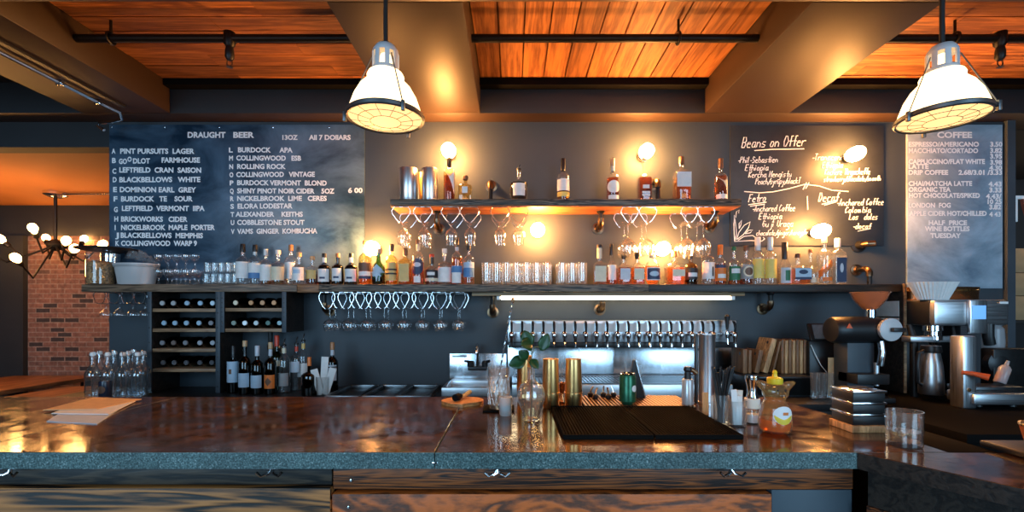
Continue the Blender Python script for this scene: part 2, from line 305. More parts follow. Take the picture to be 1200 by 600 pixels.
# ------------------------------------------------------------------ mesh helpers
class MB:
    """collects shapes; build() links them as ONE mesh object"""
    def __init__(s): s.v = []; s.f = []; s.mi = []; s.cur = 0
    def _add(s, vs, fs, mx=None):
        o = len(s.v)
        s.v += [tuple(mx @ Vector(p)) if mx else tuple(p) for p in vs]
        s.f += [tuple(i+o for i in f) for f in fs]; s.mi += [s.cur]*len(fs); return s
    def box(s, x0, x1, y0, y1, z0, z1, mx=None, bev=0.0):
        if bev > 0:
            b = min(bev, (x1-x0)*0.45, (y1-y0)*0.45, (z1-z0)*0.45)
            bm = bmesh.new(); bmesh.ops.create_cube(bm, size=1)
            for v in bm.verts: v.co = Vector(((x0+x1)/2+v.co.x*(x1-x0), (y0+y1)/2+v.co.y*(y1-y0), (z0+z1)/2+v.co.z*(z1-z0)))
            bmesh.ops.bevel(bm, geom=bm.edges[:], offset=b, segments=2, profile=0.5, affect='EDGES')
            bm.verts.index_update()
            s._add([v.co[:] for v in bm.verts], [[v.index for v in f.verts] for f in bm.faces], mx); bm.free(); return s
        vs = [(x0,y0,z0),(x1,y0,z0),(x1,y1,z0),(x0,y1,z0),(x0,y0,z1),(x1,y0,z1),(x1,y1,z1),(x0,y1,z1)]
        return s._add(vs, [(0,3,2,1),(4,5,6,7),(0,1,5,4),(1,2,6,5),(2,3,7,6),(3,0,4,7)], mx)
    def prism(s, poly, z0, z1, mx=None):
        n = len(poly)
        vs = [(x, y, z0) for x, y in poly]+[(x, y, z1) for x, y in poly]
        return s._add(vs, [tuple(range(n-1, -1, -1)), tuple(range(n, 2*n))]+[(i, (i+1) % n, (i+1) % n+n, i+n) for i in range(n)], mx)
    def lathe(s, prof, seg=20, mx=None, sq=None, sx=1.0, sy=1.0):
        vs = []; rings = []
        for k, (r, z) in enumerate(prof):
            if r < 1e-6: rings.append([len(vs)]); vs.append((0, 0, z)); continue
            ring = []
            n = sq[k] if sq else 2
            for i in range(seg):
                a = 2*PI*i/seg; c, d = math.cos(a), math.sin(a)
                q = 1.0 if n <= 2 else (abs(c)**n+abs(d)**n)**(-1.0/n)
                ring.append(len(vs)); vs.append((r*q*c*sx, r*q*d*sy, z))
            rings.append(ring)
        fs = []
        for a, b in zip(rings, rings[1:]):
            if len(a) == 1 and len(b) == 1: continue
            for i in range(seg):
                j = (i+1) % seg
                if len(a) == 1: fs.append((a[0], b[j], b[i]))
                elif len(b) == 1: fs.append((a[i], a[j], b[0]))
                else: fs.append((a[i], a[j], b[j], b[i]))
        return s._add(vs, fs, mx)
    def tube(s, pts, r, seg=8, closed=False, mx=None):
        pts = [Vector(p) for p in pts]; n = len(pts); vs = []; fs = []
        rr = r if isinstance(r, (list, tuple)) else [r]*n
        up = None; prev = None
        for i, p in enumerate(pts):
            if closed: t = (pts[(i+1) % n]-pts[i-1])
            else: t = pts[min(i+1, n-1)]-pts[max(i-1, 0)]
            t.normalize()
            if up is None:
                up = Vector((0, 0, 1)) if abs(t.z) < 0.9 else Vector((1, 0, 0))
            u = (up-t*up.dot(t))
            if u.length < 1e-5: u = t.orthogonal()
            u.normalize(); up = u; v = t.cross(u)
            for k in range(seg):
                a = 2*PI*k/seg; vs.append(p+u*math.cos(a)*rr[i]+v*math.sin(a)*rr[i])
        for i in range(n if closed else n-1):
            j = (i+1) % n
            for k in range(seg):
                l = (k+1) % seg; fs.append((i*seg+k, i*seg+l, j*seg+l, j*seg+k))
        if not closed: fs.append(tuple(range(seg-1, -1, -1))); fs.append(tuple((n-1)*seg+k for k in range(seg)))
        return s._add(vs, fs, mx)
    def ball(s, c, rx, ry, rz, seg=16, rings=10, mx=None):
        vs = [(c[0], c[1], c[2]-rz)]
        for i in range(1, rings):
            a = -PI/2+PI*i/rings
            for k in range(seg):
                t = 2*PI*k/seg; vs.append((c[0]+rx*math.cos(a)*math.cos(t), c[1]+ry*math.cos(a)*math.sin(t), c[2]+rz*math.sin(a)))
        vs.append((c[0], c[1], c[2]+rz)); fs = []
        for k in range(seg):
            l = (k+1) % seg; fs.append((0, 1+l, 1+k)); fs.append((len(vs)-1, 1+(rings-2)*seg+k, 1+(rings-2)*seg+l))
            for i in range(rings-2): a = 1+i*seg; fs.append((a+k, a+l, a+seg+l, a+seg+k))
        return s._add(vs, fs, mx)
    def patch(s, poly, r, zc, thick=0.0006, flat=False, uc=0.0):
        """a label: polygon poly (u along the girth, v up) laid on the front (-y side) of a cylinder r (flat: on a plane y=-r)"""
        K = 5; n = len(poly); vs = []; fs = []
        cu = sum(p[0] for p in poly)/n; cv = sum(p[1] for p in poly)/n
        def put(u, v):
            u += uc
            if flat: return (u, -r-thick, zc+v)
            a = -PI/2+u/r; return ((r+thick)*math.cos(a), (r+thick)*math.sin(a), zc+v)
        vs.append(put(cu, cv))
        for k in range(1, K+1):
            t = k/K
            for (u, v) in poly: vs.append(put(cu+(u-cu)*t, cv+(v-cv)*t))
        for i in range(n):
            j = (i+1) % n; fs.append((0, 1+i, 1+j))
            for k in range(K-1): a = 1+k*n; fs.append((a+i, a+n+i, a+n+j, a+j))
        return s._add(vs, fs)
    def build(s, name, mats, parent=None, smooth=True, loc=None, sharp=35, normals=True):
        me = bpy.data.meshes.new(name); me.from_pydata(s.v, [], s.f)
        if not isinstance(mats, (list, tuple)): mats = [mats]
        for m in mats: me.materials.append(m)
        me.polygons.foreach_set('material_index', s.mi)
        if normals:
            bm = bmesh.new(); bm.from_mesh(me); bmesh.ops.recalc_face_normals(bm, faces=bm.faces[:]); bm.to_mesh(me); bm.free()
        if smooth:
            me.polygons.foreach_set('use_smooth', [True]*len(me.polygons)); me.set_sharp_from_angle(angle=math.radians(sharp))
        me.update()
        o = bpy.data.objects.new(name, me); C.objects.link(o)
        if parent: o.parent = parent
        if loc: o.location = loc
        return o
def T(x, y, z): return Matrix.Translation((x, y, z))
def RX(a): return Matrix.Rotation(a, 4, 'X')
def RY(a): return Matrix.Rotation(a, 4, 'Y')
def RZ(a): return Matrix.Rotation(a, 4, 'Z')
def wx(px, D): return (px-600.0)*D/F          # world x of an image column at depth D
def wz(py, D): return EYE-(py-HOR)*D/F        # world z of an image row at depth D

def tag(o, label, cat, group=None, kind=None):
    o['label'] = label; o['category'] = cat
    if group: o['group'] = group
    if kind: o['kind'] = kind
    return o
def thing(name, label, cat, loc=(0, 0, 0), rz=0.0, group=None):
    o = bpy.data.objects.new(name, None); C.objects.link(o); o.empty_display_size = 0.05
    o.location = loc; o.rotation_euler = (0, 0, rz)
    return tag(o, label, cat, group)
def dup(root, loc, rz=0.0, label=None, group=None):
    r = root.copy(); C.objects.link(r); r.location = loc; r.rotation_euler = (0, 0, rz)
    if label: r['label'] = label
    if group: r['group'] = group
    for ch in list(root.children):
        c = ch.copy(); C.objects.link(c); c.parent = r
        for g in list(ch.children):
            d = g.copy(); C.objects.link(d); d.parent = c
    return r
def struct(name, mb, m, label=None, **kw):
    o = mb.build(name, m, **kw); o['kind'] = 'structure'
    o['label'] = label or name.replace('_', ' ') + ' of the bar room'; o['category'] = name.split('_')[0]
    return o
ORD = ['first', 'second', 'third', 'fourth', 'fifth', 'sixth', 'seventh', 'eighth', 'ninth', 'tenth', 'eleventh', 'twelfth']

# ------------------------------------------------------------------ the room
WALL = 3.20                    # back wall
SOFF = EYE+222*WALL/F          # underside of the beams (2.736)
CEIL = 2.94
XL = -2.797                    # left end of the back wall
struct('floor', MB().box(-8, 7, -5.5, 7, -0.1, 0), plain('dark_floor', (0.035, 0.028, 0.022), 0.4, var=0.3, vscale=4), 'dark floor of the bar room')
struct('wall_back', MB().box(XL, 3.41, WALL, WALL+0.14, 0, SOFF), M['wall'], 'slate grey wall behind the bar shelves')
struct('trim_1', MB().box(3.41, 3.465, WALL-0.03, WALL+0.14, 0, SOFF), M['steelblue'], 'blue grey post at the right end of the back wall')
# coffered ceiling: planks above, boxed beams below
def planks(name, x0, x1, y0, y1, along, pitch, m, label):
    mb = MB(); rnd = random.Random(name)
    if along == 'y':
        x = x0
        while x < x1-0.02:
            e = min(x+pitch, x1); mb.box(x+0.004, e-0.004, y0, y1, CEIL, CEIL+0.03+rnd.random()*0.004); x = e
    else:
        y = y0
        while y < y1-0.02:
            e = min(y+pitch, y1); x = x0-rnd.random()*0.6
            while x < x1:
                xe = min(x+0.7+rnd.random()*0.7, x1)
                dz = rnd.random()*0.006
                mb.box(max(x, x0)+0.001, xe-0.001, y+0.003, e-0.003, CEIL-dz, CEIL+0.03); x = xe
            y = e
    mb.box(x0, x1, y0, y1, CEIL+0.036, CEIL+0.06)
    return struct(name, mb, m, label, smooth=False)
planks('ceiling_left', -2.27, -0.79, 1.90, 3.10, 'x', 0.118, M['plank_x'], 'pine plank ceiling panel left of the middle beam')
planks('ceiling_middle', -0.21, 1.28, 1.90, 3.10, 'y', 0.138, M['plank_y'], 'pine plank ceiling panel with boards running toward the wall')
planks('ceiling_right', 1.84, 4.4, 1.90, 3.10, 'x', 0.118, M['plank_x'], 'pine plank ceiling panel right of the right beam')
struct('ceiling_side', MB().box(-5.5, -2.85, 1.4, 3.2, CEIL, CEIL+0.05), M['darkface'], 'far left ceiling with its unlit darkness put into the colour')  # dark colour stands for a ceiling that gets no light
for i, (a, b_, nm) in enumerate(((-2.85, -2.27, 'left'), (-0.79, -0.21, 'middle'), (1.28, 1.84, 'right'))):
    struct('trim_%d' % (2+i), MB().box(a, b_, 1.96, 3.06, SOFF, CEIL+0.06, bev=0.006), M['beam'], '%s boxed ceiling beam running toward the wall' % nm)
hd = MB(); hd.box(-5.5, 4.4, 3.06, 3.34, SOFF, CEIL+0.06, bev=0.006)
ho = struct('trim_5', hd, [M['beam'], M['darkface']], 'header beam along the top of the back wall')
for p in ho.data.polygons:
    if p.normal.y < -0.9: p.material_index = 1
struct('trim_6', MB().box(-5.5, 4.4, 1.40, 1.96, SOFF, CEIL+0.06, bev=0.006), M['beam'], 'cross beam of the ceiling nearest the viewer')
for i, (a, b_) in enumerate(((-2.27, -0.79), (-0.21, 1.28), (1.84, 4.4))):
    struct('trim_%d' % (7+i), MB().box(a, b_, 2.995, 3.06, CEIL-0.045, CEIL), M['blackmatte'], 'strip coloured as shade at the wall end of the %s ceiling panel' % ('left', 'middle', 'right')[i])  # strip coloured black for the shaded crevice by the wall
# the lounge seen past the left end of the wall
struct('wall_lounge', MB().box(-6.8, XL, WALL, WALL+0.12, 2.56, SOFF), M['darkface'], 'dark header above the opening to the lounge')
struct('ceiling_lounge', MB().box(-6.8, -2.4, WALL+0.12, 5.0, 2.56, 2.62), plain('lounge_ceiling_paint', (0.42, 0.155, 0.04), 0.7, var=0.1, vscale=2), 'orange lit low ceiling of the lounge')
struct('wall_brick', MB().box(-5.2, -2.4, 4.95, 5.1, 0.0, 2.23), M['brick'], 'red brick wall of the lounge')
struct('wall_lounge_upper', MB().box(-6.8, -2.4, 4.95, 5.1, 2.23, 2.62), M['darkface'], 'dark band above the brick wall')
struct('wall_lounge_left', MB().box(-6.8, -5.2, 4.9, 5.1, 0, 2.23), M['darkface'], 'dark wall left of the brick wall')
struct('wall_lounge_side', MB().box(-6.9, -6.8, 3.2, 5.1, 0, 2.62), M['darkface'], 'dark side wall of the lounge')
struct('wall_right_back', MB().box(3.465, 6.0, 4.6, 4.7, 0, 2.9), M['darkface'], 'dark wall behind the right end')
struct('ceiling_right_back', MB().box(3.3, 6.0, 3.34, 4.7, SOFF, SOFF+0.06), M['darkface'], 'dark ceiling behind the right end')

# ------------------------------------------------------------------ boards with writing
def text_mesh(txt, bold=0.0):
    cu = bpy.data.curves.new('t', 'FONT'); cu.body = txt; cu.size = 1; cu.extrude = 0.0; cu.offset = bold; cu.resolution_u = 3
    ob = bpy.data.objects.new('t', cu); C.objects.link(ob)
    dg = bpy.context.evaluated_depsgraph_get(); dg.update()
    me = bpy.data.meshes.new_from_object(ob.evaluated_get(dg)); bpy.data.objects.remove(ob); bpy.data.curves.remove(cu)
    return me
CAPH = None
def letter_line(txt, x0, x1, py, cap, D, parent, name='lettering', bold=0.040, m=None, thick=0.0015, slant=0.0):
    """a line of lettering lying on the board face at depth D from column x0 to x1, centred on row py"""
    global CAPH
    if CAPH is None:
        h = text_mesh('H', bold); CAPH = max(v.co.y for v in h.vertices); bpy.data.meshes.remove(h)
    me = text_mesh(txt, bold)
    xs = [v.co.x for v in me.vertices]; a, b_ = min(xs), max(xs)
    cap *= 1.1; X0, X1 = wx(x0, D), wx(x1, D); kx = (X1-X0)/(b_-a); kz = cap*D/F/CAPH
    zb = wz(py, D)-cap*D/F/2
    for v in me.vertices:
        t = (v.co.x-a)*kx
        v.co = Vector((X0+t, D-thick, zb+v.co.y*kz+slant*t))
    me.materials.clear(); me.materials.append(m or M['chalk'])
    vs, fs = ROWS.setdefault((parent.name, round(py/4.0), x0 > 255 and x0 < 1000), (parent, [], []))[1:]
    k = len(vs); vs += [v.co[:] for v in me.vertices]; fs += [tuple(i+k for i in p.vertices) for p in me.polygons]
    bpy.data.meshes.remove(me)
ROWS = {}
def flush_rows():
    for parent, vs, fs in ROWS.values():
        fs = sorted(fs, key=lambda f: min(vs[i][0] for i in f)); words = []; far = -99
        for f in fs:                                   # words with a wide gap between them are meshes of their own
            if min(vs[i][0] for i in f)-far > 0.018: words.append([])
            far = max(far, max(vs[i][0] for i in f)); words[-1].append(f)
        for wf in words:
            ids = sorted({i for f in wf for i in f}); at = {i: k for k, i in enumerate(ids)}
            me = bpy.data.meshes.new('lettering'); me.from_pydata([vs[i] for i in ids], [], [tuple(at[i] for i in f) for f in wf]); me.materials.append(M['chalk'])
            o = bpy.data.objects.new('lettering', me); C.objects.link(o); o.parent = parent
BD = 3.188
def board(name, label, px0, px1, py0, py1, m, D=BD, cat='menu board'):
    t = thing(name, label, cat)
    MB().box(wx(px0, D), wx(px1, D), D, WALL-0.0008, wz(py1, D), wz(py0, D), bev=0.002).build('panel', m, t)
    return t
bb = board('beer_menu_board', 'blue chalkboard headed draught beer on the wall above the left shelf', 128, 427, 146, 328, M['board_beer'])
for px in (131, 193, 257, 320, 386): MB().lathe([(0, 0), (0.007, 0), (0.006, 0.003), (0, 0.005)], 12, T(wx(px, BD), BD, wz(149, BD)) @ RX(PI/2)).build('board_screw', M['chrome'], bb)
letter_line('DRAUGHT', 220, 264.5, 158, 6, BD, bb); letter_line('BEER', 273.5, 298, 158, 6, BD, bb)
letter_line('13OZ', 331, 349, 161, 5, BD, bb); letter_line('All 7 DOllARS', 362, 411, 161, 5.2, BD, bb)
left_col = [('A', 'PINT PURSUITS  LAGER', 141, 228, 177), ('B', None, 0, 0, 188), ('C', 'LEFTFIELD  CRAN  SAISON', 140, 236, 199), ('D', 'BLACKBELLOWS   WHITE', 140, 235, 210.5),
    ('E', 'DOMINION EARL  GREY', 140.5, 230, 222), ('F', 'BURDOCK   TE    SOUR', 142, 226, 233), ('G', 'LEFTFIELD  VERMONT  IIPA', 143, 240, 244), ('H', 'BRICKWORKS   CIDER', 142, 220, 256.5),
    ('I', 'NICKELBROOK  MAPLE  PORTER', 142, 252, 266.5), ('J', 'BLACKBELLOWS  MEMPHIS', 141.5, 238, 275.5), ('K', 'COLLINGWOOD  WARP 9', 142, 231, 285)]
for i, (k, s, a, b_, y) in enumerate(left_col):
    dx = 131+i*0.45
    letter_line(k, dx, dx+(1.2 if k == 'I' else 4.6), y+(1.5 if k in 'CG' else 0), 5.3, BD, bb)
    if s: letter_line(s, a, b_, y, 5.4, BD, bb, slant=random.uniform(-0.006, 0.008))
letter_line('GO', 139.5, 149, 189, 5.4, BD, bb); letter_line('O', 149.5, 154.5, 186.5, 5.0, BD, bb); letter_line('DLOT', 156, 176, 188.5, 5.4, BD, bb); letter_line('FARMHOUSE', 189.5, 234.5, 187.5, 5.4, BD, bb)
right_col = [('L', 'BURDOCK     APA', 279, 343, 175.5), ('M', 'COLLINGWOOD   ESB', 277, 353, 185), ('N', 'ROLLING ROCK', 278, 335, 195), ('O', 'COLLINGWOOD   VINTAGE', 277, 369, 204.5),
    ('P', 'BURDOCK VERMONT  BLOND', 278, 383, 214), ('Q', 'SHINY PINOT NOIR CIDER    5OZ', 278, 392, 223.5), ('R', 'NICKELBROOK  LIME   CERES', 278, 383, 232.5), ('S', 'ELORA LODESTAR', 278.5, 343, 241.5),
    ('T', 'ALEXANDER    KEITHS', 276, 355, 251), ('U', 'COBBLESTONE STOUT', 278, 357, 260.5), ('V', 'VAMS  GINGER  KOMBUCHA', 278, 372, 271)]
for i, (k, s, a, b_, y) in enumerate(right_col):
    letter_line(k, 268.3+i*0.25, 273+i*0.2, y+0.3, 5.0, BD, bb); letter_line(s, a, b_, y, 5.2, BD, bb, slant=random.uniform(-0.006, 0.006))
letter_line('6 00', 408, 425, 223, 5.2, BD, bb)
cb = board('coffee_menu_board', 'pale blue chalkboard headed coffee above the brewer at right', 1063, 1175, 146, 338, M['board_coffee'])
letter_line('COFFEE', 1098, 1139, 158, 6.2, BD, cb)
for s, a, b_, y in [('ESPRESSO/AMERICANO', 1064.5, 1147, 169), ('MACCHIATO/CORTADO', 1064.5, 1146, 176.5), ('CAPPUCCINO/FLAT WHITE', 1064.5, 1154, 189.3), ('LATTE', 1064.5, 1088, 195), ('DRIP COFFEE', 1064.5, 1111, 202),
    ('2.68/3.01 /3.33', 1123, 1174, 202), ('CHAI/MATCHA LATTE', 1064.5, 1139, 215), ('ORGANIC TEA', 1064.5, 1114, 222), ('HOT CHOCOLATE/SPIKED', 1065, 1148, 229), ('LONDON  FOG', 1064.5, 1114, 240.5),
    ('APPLE CIDER HOT/CHILLED', 1065, 1156, 250), ('HALF  PRICE', 1088, 1133, 261), ('WINE BOTTLES', 1083.5, 1136, 268), ('TUESDAY', 1090, 1126, 276),
    ('3.50', 1160, 1174.5, 169), ('3.82', 1160, 1174, 176.3), ('3.95', 1160, 1174, 183), ('3.98', 1160, 1174, 190), ('4.30', 1159, 1174, 196.6), ('4.43', 1158, 1173.5, 215.6), ('3.33', 1159, 1173.5, 222.6),
    ('4.43/', 1155, 1173.5, 230), ('10 25', 1157, 1173.5, 236.2), ('3.82', 1159, 1173, 242.5), ('4 43', 1159, 1172.5, 251)]:
    letter_line(s, a, b_, y, 5.0, BD, cb)
flush_rows()
# hand-written chalkboard: strokes, one glyph = polylines on a small grid (baseline 3, x-height 6, ascender 9)
GLY = {'a': '46 16 04 13 33 46 43 53', 'b': '09 03 33 44 36 06', 'c': '46 16 04 13 43', 'd': '49 43 13 04 16 46', 'e': '05 45 36 16 04 13 43', 'f': '49 29 23;06 46', 'g': '46 16 04 13 43;46 41 20 00',
 'h': '09 03;05 26 45 43', 'i': '06 03;08 07', 'k': '09 03;46 05 43', 'l': '09 03 13', 'm': '06 03;05 16 25 23;25 36 45 43', 'n': '06 03;05 26 45 43', 'o': '16 04 13 33 45 36 16', 'p': '06 00;06 36 45 33 03',
 'r': '06 03;05 26 46', 's': '46 16 05 44 33 03', 't': '29 23 43;06 46', 'u': '06 04 13 33 46 43', 'v': '06 23 46', 'w': '06 13 25 33 46', 'y': '06 24;46 20 00', 'j': '46 41 20;48 47',
 'B': '03 09 39 47 36 06;36 45 33 03', 'O': '19 06 13 33 56 39 19', 'A': '03 29 43;15 35', 'T': '09 49;29 23', 'C': '48 29 06 13 44', 'L': '09 03 43', 'E': '49 09 03 43;06 36', 'P': '03 09 39 47 06',
 'K': '09 03;49 06 43', 'M': '03 09 25 49 43', 'Y': '09 26 49;26 23', 'S': '48 19 07 45 33 03', 'F': '03 09 49;06 36', 'D': '03 09 29 46 23 03', 'G': '48 19 05 23 44 46 26', 'U': '09 04 23 44 49',
 '-': '15 45', '/': '02 59', ' ': ''}
def chalk_strokes(mb, strokes, D, wpx=0.95):
    for st in strokes:
        pts = [(wx(x, D), D-0.001, wz(y, D)) for x, y in st]
        if len(pts) > 1: mb.tube(pts, wpx*0.5*D/F, 5)
def hand_line(txt, x0, x1, py, h, parent, D=BD, slope=0.0, ul=None, wpx=0.95):
    WD = {'i': .5, 'l': .55, ' ': .7, 'm': 1.3, 'w': 1.2, '/': .75, 'r': .85, 't': .85, '-': .8, 'f': .85}
    mb = MB(); adv = (x1-x0)/sum(WD.get(c_, 1) for c_ in txt); sc = adv*0.76/4.5; sv = h/6.0
    for k_, ch in enumerate(txt):
        i = sum(WD.get(c_, 1) for c_ in txt[:k_])
        g = GLY.get(ch, '')
        if not g: continue
        st = []
        for pl in g.split(';'):
            st.append([(x0+i*adv+int(p[0])*sc+(int(p[1])-3)*sv*0.22, py-(int(p[1])-3)*sv-(i*adv)*slope) for p in pl.split()])
        chalk_strokes(mb, st, D, wpx)
    if ul: chalk_strokes(mb, ul, D, wpx)
    return mb.build('chalk_writing', M['chalk'], parent)
kb = board('coffee_bean_chalkboard', 'black chalkboard with handwritten coffee bean notes right of the upper shelf', 856, 1036, 147, 288, M['board_black'])
hand_line('Beans on Offer', 869, 944, 173, 12, kb, slope=0.03, ul=[[(884, 176.5), (905, 175), (942, 174.5)]], wpx=1.1)
for s, a, b_, y, h in [('-Phil-Sebastien', 864, 912, 191, 7), ('Ethiopia', 873, 901, 200, 7), ('Kercha Mengistu', 877, 928, 208, 7), ('Peach/syrupy/blackT', 885, 938, 216, 7),
    ('-Transcend', 951, 989, 188, 7.5), ('Ethiopia', 963, 988, 197, 7), ('Kochere Yirgacheffe', 966, 1020, 205, 7), ('strawberry/chocolate/smooth', 965, 1032, 213, 6),
    ('-Anchored Coffee', 881, 932, 248, 7.5), ('Ethiopia', 889, 917, 257, 7), ('Guji Uraga', 893, 930, 266, 7.5), ('chocolate/ginger/honey/orange', 886, 958, 276, 6),
    ('-Anchored Coffee', 980, 1036, 241, 7.5), ('Colombia', 990, 1021, 249.5, 7), ('Los', 995, 1006, 257.5, 7), ('Idoles', 1009, 1029, 257.5, 7)]:
    hand_line(s, a, b_, y, h, kb, slope=0.02)
hand_line('Fetro', 877, 898, 237, 9, kb, slope=0.06, ul=[[(877, 240), (898, 237)], [(879, 241.8), (896, 239.4)]], wpx=1.1)
hand_line('Decaf', 959, 983, 236, 10, kb, ul=[[(963, 239.5), (981, 234.5)], [(966, 240.5), (980, 236.5)]], wpx=1.1)
hand_line('-decaf', 999, 1021, 268, 6, kb, ul=[[(1005, 271), (1020, 268)]])
orn = MB()
chalk_strokes(orn, [[(872, 224.5), (890, 226), (905, 225), (925, 221), (943, 216), (960, 218), (975, 223), (994, 224.5)], [(941, 222), (945, 214)], [(944, 221), (948, 214)], [(946, 230), (946.5, 246)]], BD, 1.1)
chalk_strokes(orn, [[(860.5, 252), (860, 268), (860.5, 283), (880, 282), (893, 282.5), (896, 280), (894, 278)], [(861, 282), (863, 275), (862.5, 268), (861, 256), (859.8, 262), (860.5, 275), (861, 282)],
    [(863, 281), (866, 272), (872, 264), (879, 260), (877, 267), (871, 275), (863, 281)], [(865, 281.5), (872, 277), (882, 276), (889, 281)], [(862, 255), (863, 248), (866, 246), (865.5, 250)], [(866, 268), (866, 262), (869, 258), (868, 264), (866, 268)], [(873, 274), (877, 270), (882, 269.5), (879, 273), (873, 274)]], BD, 1.0)
orn.build('chalk_ornament', M['chalk'], kb)

# ------------------------------------------------------------------ shelves and brackets
SF = 2.95                      # front of the shelves
ZS = EYE+32*SF/F               # top of the long shelf (1.595)
ZU = EYE+132*SF/F              # top of the upper shelf (2.141)
TH = 9*SF/F
sh = thing('long_wall_shelf', 'long wooden wall shelf carrying the main row of liquor bottles', 'shelf', (0, 0, 0))
XA, XB, XC = wx(95, SF), wx(348, SF), wx(374, SF)
XD, XE = wx(760, SF), wx(1057, SF)
MB().box(XA, XB-0.001, SF, WALL, ZS-TH, ZS, bev=0.003).build('board', M['shelfbrown'], sh)['label'] = 'grey brown left board of the long shelf'
MB().box(XB+0.001, XC-0.001, SF, WALL, ZS-TH-0.004, ZS, bev=0.003).build('board', M['endgrain'], sh)['label'] = 'short orange board of the long shelf'
MB().box(XC+0.001, XD-0.001, SF-0.006, WALL, ZS-TH, ZS, bev=0.003).build('board', M['shelfwood'], sh)['label'] = 'charred middle board of the long shelf'
MB().box(XD+0.001, XE, SF, WALL, ZS-TH, ZS, bev=0.003).build('board', M['darkwood'], sh)['label'] = 'dark brown right board of the long shelf'
MB().box(XE, XE+0.018, SF-0.01, WALL, 0.90, ZS+0.002, bev=0.002).build('end_panel', M['darkwood'], sh)
MB().box(XE+0.001, XE+0.017, SF-0.016, SF-0.0095, 0.90, ZS+0.002).build('end_panel_edge', M['rackwood'], sh)
us = thing('upper_wall_shelf', 'charred upper wall shelf with orange underside above the long shelf', 'shelf')
U0, U1 = wx(457, SF), wx(869, SF)
MB().box(U0, U1, SF, WALL, ZU-0.040, ZU, bev=0.003).build('board', M['shelfwood'], us)
MB().box(U0+0.002, U1-0.002, SF+0.004, WALL, ZU-0.048, ZU-0.0395, bev=0.002).build('underside_board', M['shelfred'], us)
def bracket(px, D, pyw, z_shelf, label, up=False, rim='bronze', group='iron pipe shelf brackets'):
    """pipe from the shelf to an elbow and back to a flange on the wall"""
    x = wx(px, D); zf = wz(pyw, 3.17)
    t = thing('pipe_bracket', label, 'bracket', (x, WALL, zf), group=group)
    r = 0.014
    mb = MB(); zz = z_shelf-zf; y = D-WALL; s = 1 if zz > 0 else -1
    pts = [(0, y, zz)]+[(0, y, s*0.05)]+[(0, y+0.05*(1-math.cos(a)), s*0.05*(1-math.sin(a))) for a in (0.4, 0.8, 1.2, PI/2)]+[(0, -0.004, 0)]
    mb.tube(pts, r, 10).build('pipe', M['iron'], t)
    MB().lathe([(0, 0), (0.040, 0), (0.040, 0.007), (0.026, 0.010), (0.021, 0.022), (0, 0.022)], 20, RX(PI/2)).build('flange', M[rim], t)
    MB().tube([(0, y, s*0.052), (0, y, s*0.03), (0, y+0.012, s*0.010), (0, y+0.035, 0), (0, y+0.055, 0)], 0.020, 10).build('elbow', M[rim], t)
    if not up: MB().lathe([(0, 0), (0.026, 0), (0.026, -0.005), (0.018, -0.014), (0, -0.014)], 16, T(0, y, zz)).build('shelf_flange', M['iron'], t)
    return t
for px, py, where in ((512, 268, 'under the left end of the upper shelf'), (704, 267, 'under the upper shelf between the two glass racks'), (838, 266, 'under the right end of the upper shelf')):
    bracket(px, 3.10, py, ZU-0.048, 'pipe bracket with round flange '+where)
for px, py, where in ((380, 364, 'left of the lower wine glass rack'), (577, 366, 'right of the lower wine glass rack'), (706, 363, 'above the middle of the tap rail'), (903, 362, 'above the stacked wooden boards')):
    bracket(px, 3.10, py, ZS-TH, 'pipe bracket under the long shelf '+where)
bracket(317, 3.10, 412, wz(389, 3.10)-0.0, 'pipe bracket under the right wine rack unit behind wine bottles', up=True)
for px, py, zs, where in ((575, 217, ZU, 'on top of the upper shelf right of the small square bottle'), (771, 215, ZU, 'on top of the upper shelf between two whiskey bottles'),
                          (643, 313, ZS, 'on the long shelf between the two runs of highball glasses'), (1019, 316, ZS, 'on the long shelf at its right end')):
    bracket(px, 3.08, py, zs, 'bronze pipe elbow '+where, up=True)
def wall_flange(px, py, label):
    t = thing('pipe_flange', label, 'flange', (wx(px, 3.18), WALL, wz(py, 3.18)))
    MB().lathe([(0, 0), (0.05, 0), (0.05, 0.008), (0.03, 0.012), (0.026, 0.03), (0.024, 0.05), (0, 0.05)], 20, RX(PI/2)).build('plate', M['iron'], t)
    MB().tube([(0, -0.045, 0), (0.01, -0.075, 0), (0.05, -0.085, 0), (0.055, -0.09, 0)], 0.02, 10).build('elbow', M['bronze'], t)
wall_flange(1008, 287, 'dark pipe flange with bronze elbow on the lower right corner of the black chalkboard')

# ------------------------------------------------------------------ lamps
def wall_bulb(px, py, label):
    x, z = wx(px, 3.10), wz(py, 3.10)
    t = thing('wall_lamp', label, 'lamp', (x, WALL, z), group='bare bulb wall lamps')
    # local: z of the lathe becomes -y (out from the wall)
    MB().lathe([(0, 0), (0.036, 0), (0.036, 0.006), (0.022, 0.010), (0.018, 0.028), (0, 0.028)], 24, RX(PI/2)).build('mount', M['iron'], t)
    MB().lathe([(0.018, 0.02), (0.024, 0.026), (0.030, 0.040), (0.033, 0.056), (0.031, 0.056), (0.027, 0.042), (0.020, 0.032), (0, 0.030)], 24, RX(PI/2)).build('socket_cup', M['bronze'], t)
    MB().lathe([(0.018, 0.033), (0.032, 0.052), (0.043, 0.078), (0.047, 0.108), (0.044, 0.140), (0.033, 0.165), (0.017, 0.179), (0, 0.182)], 24, RX(PI/2)).build('bulb', M['bulb'], t)
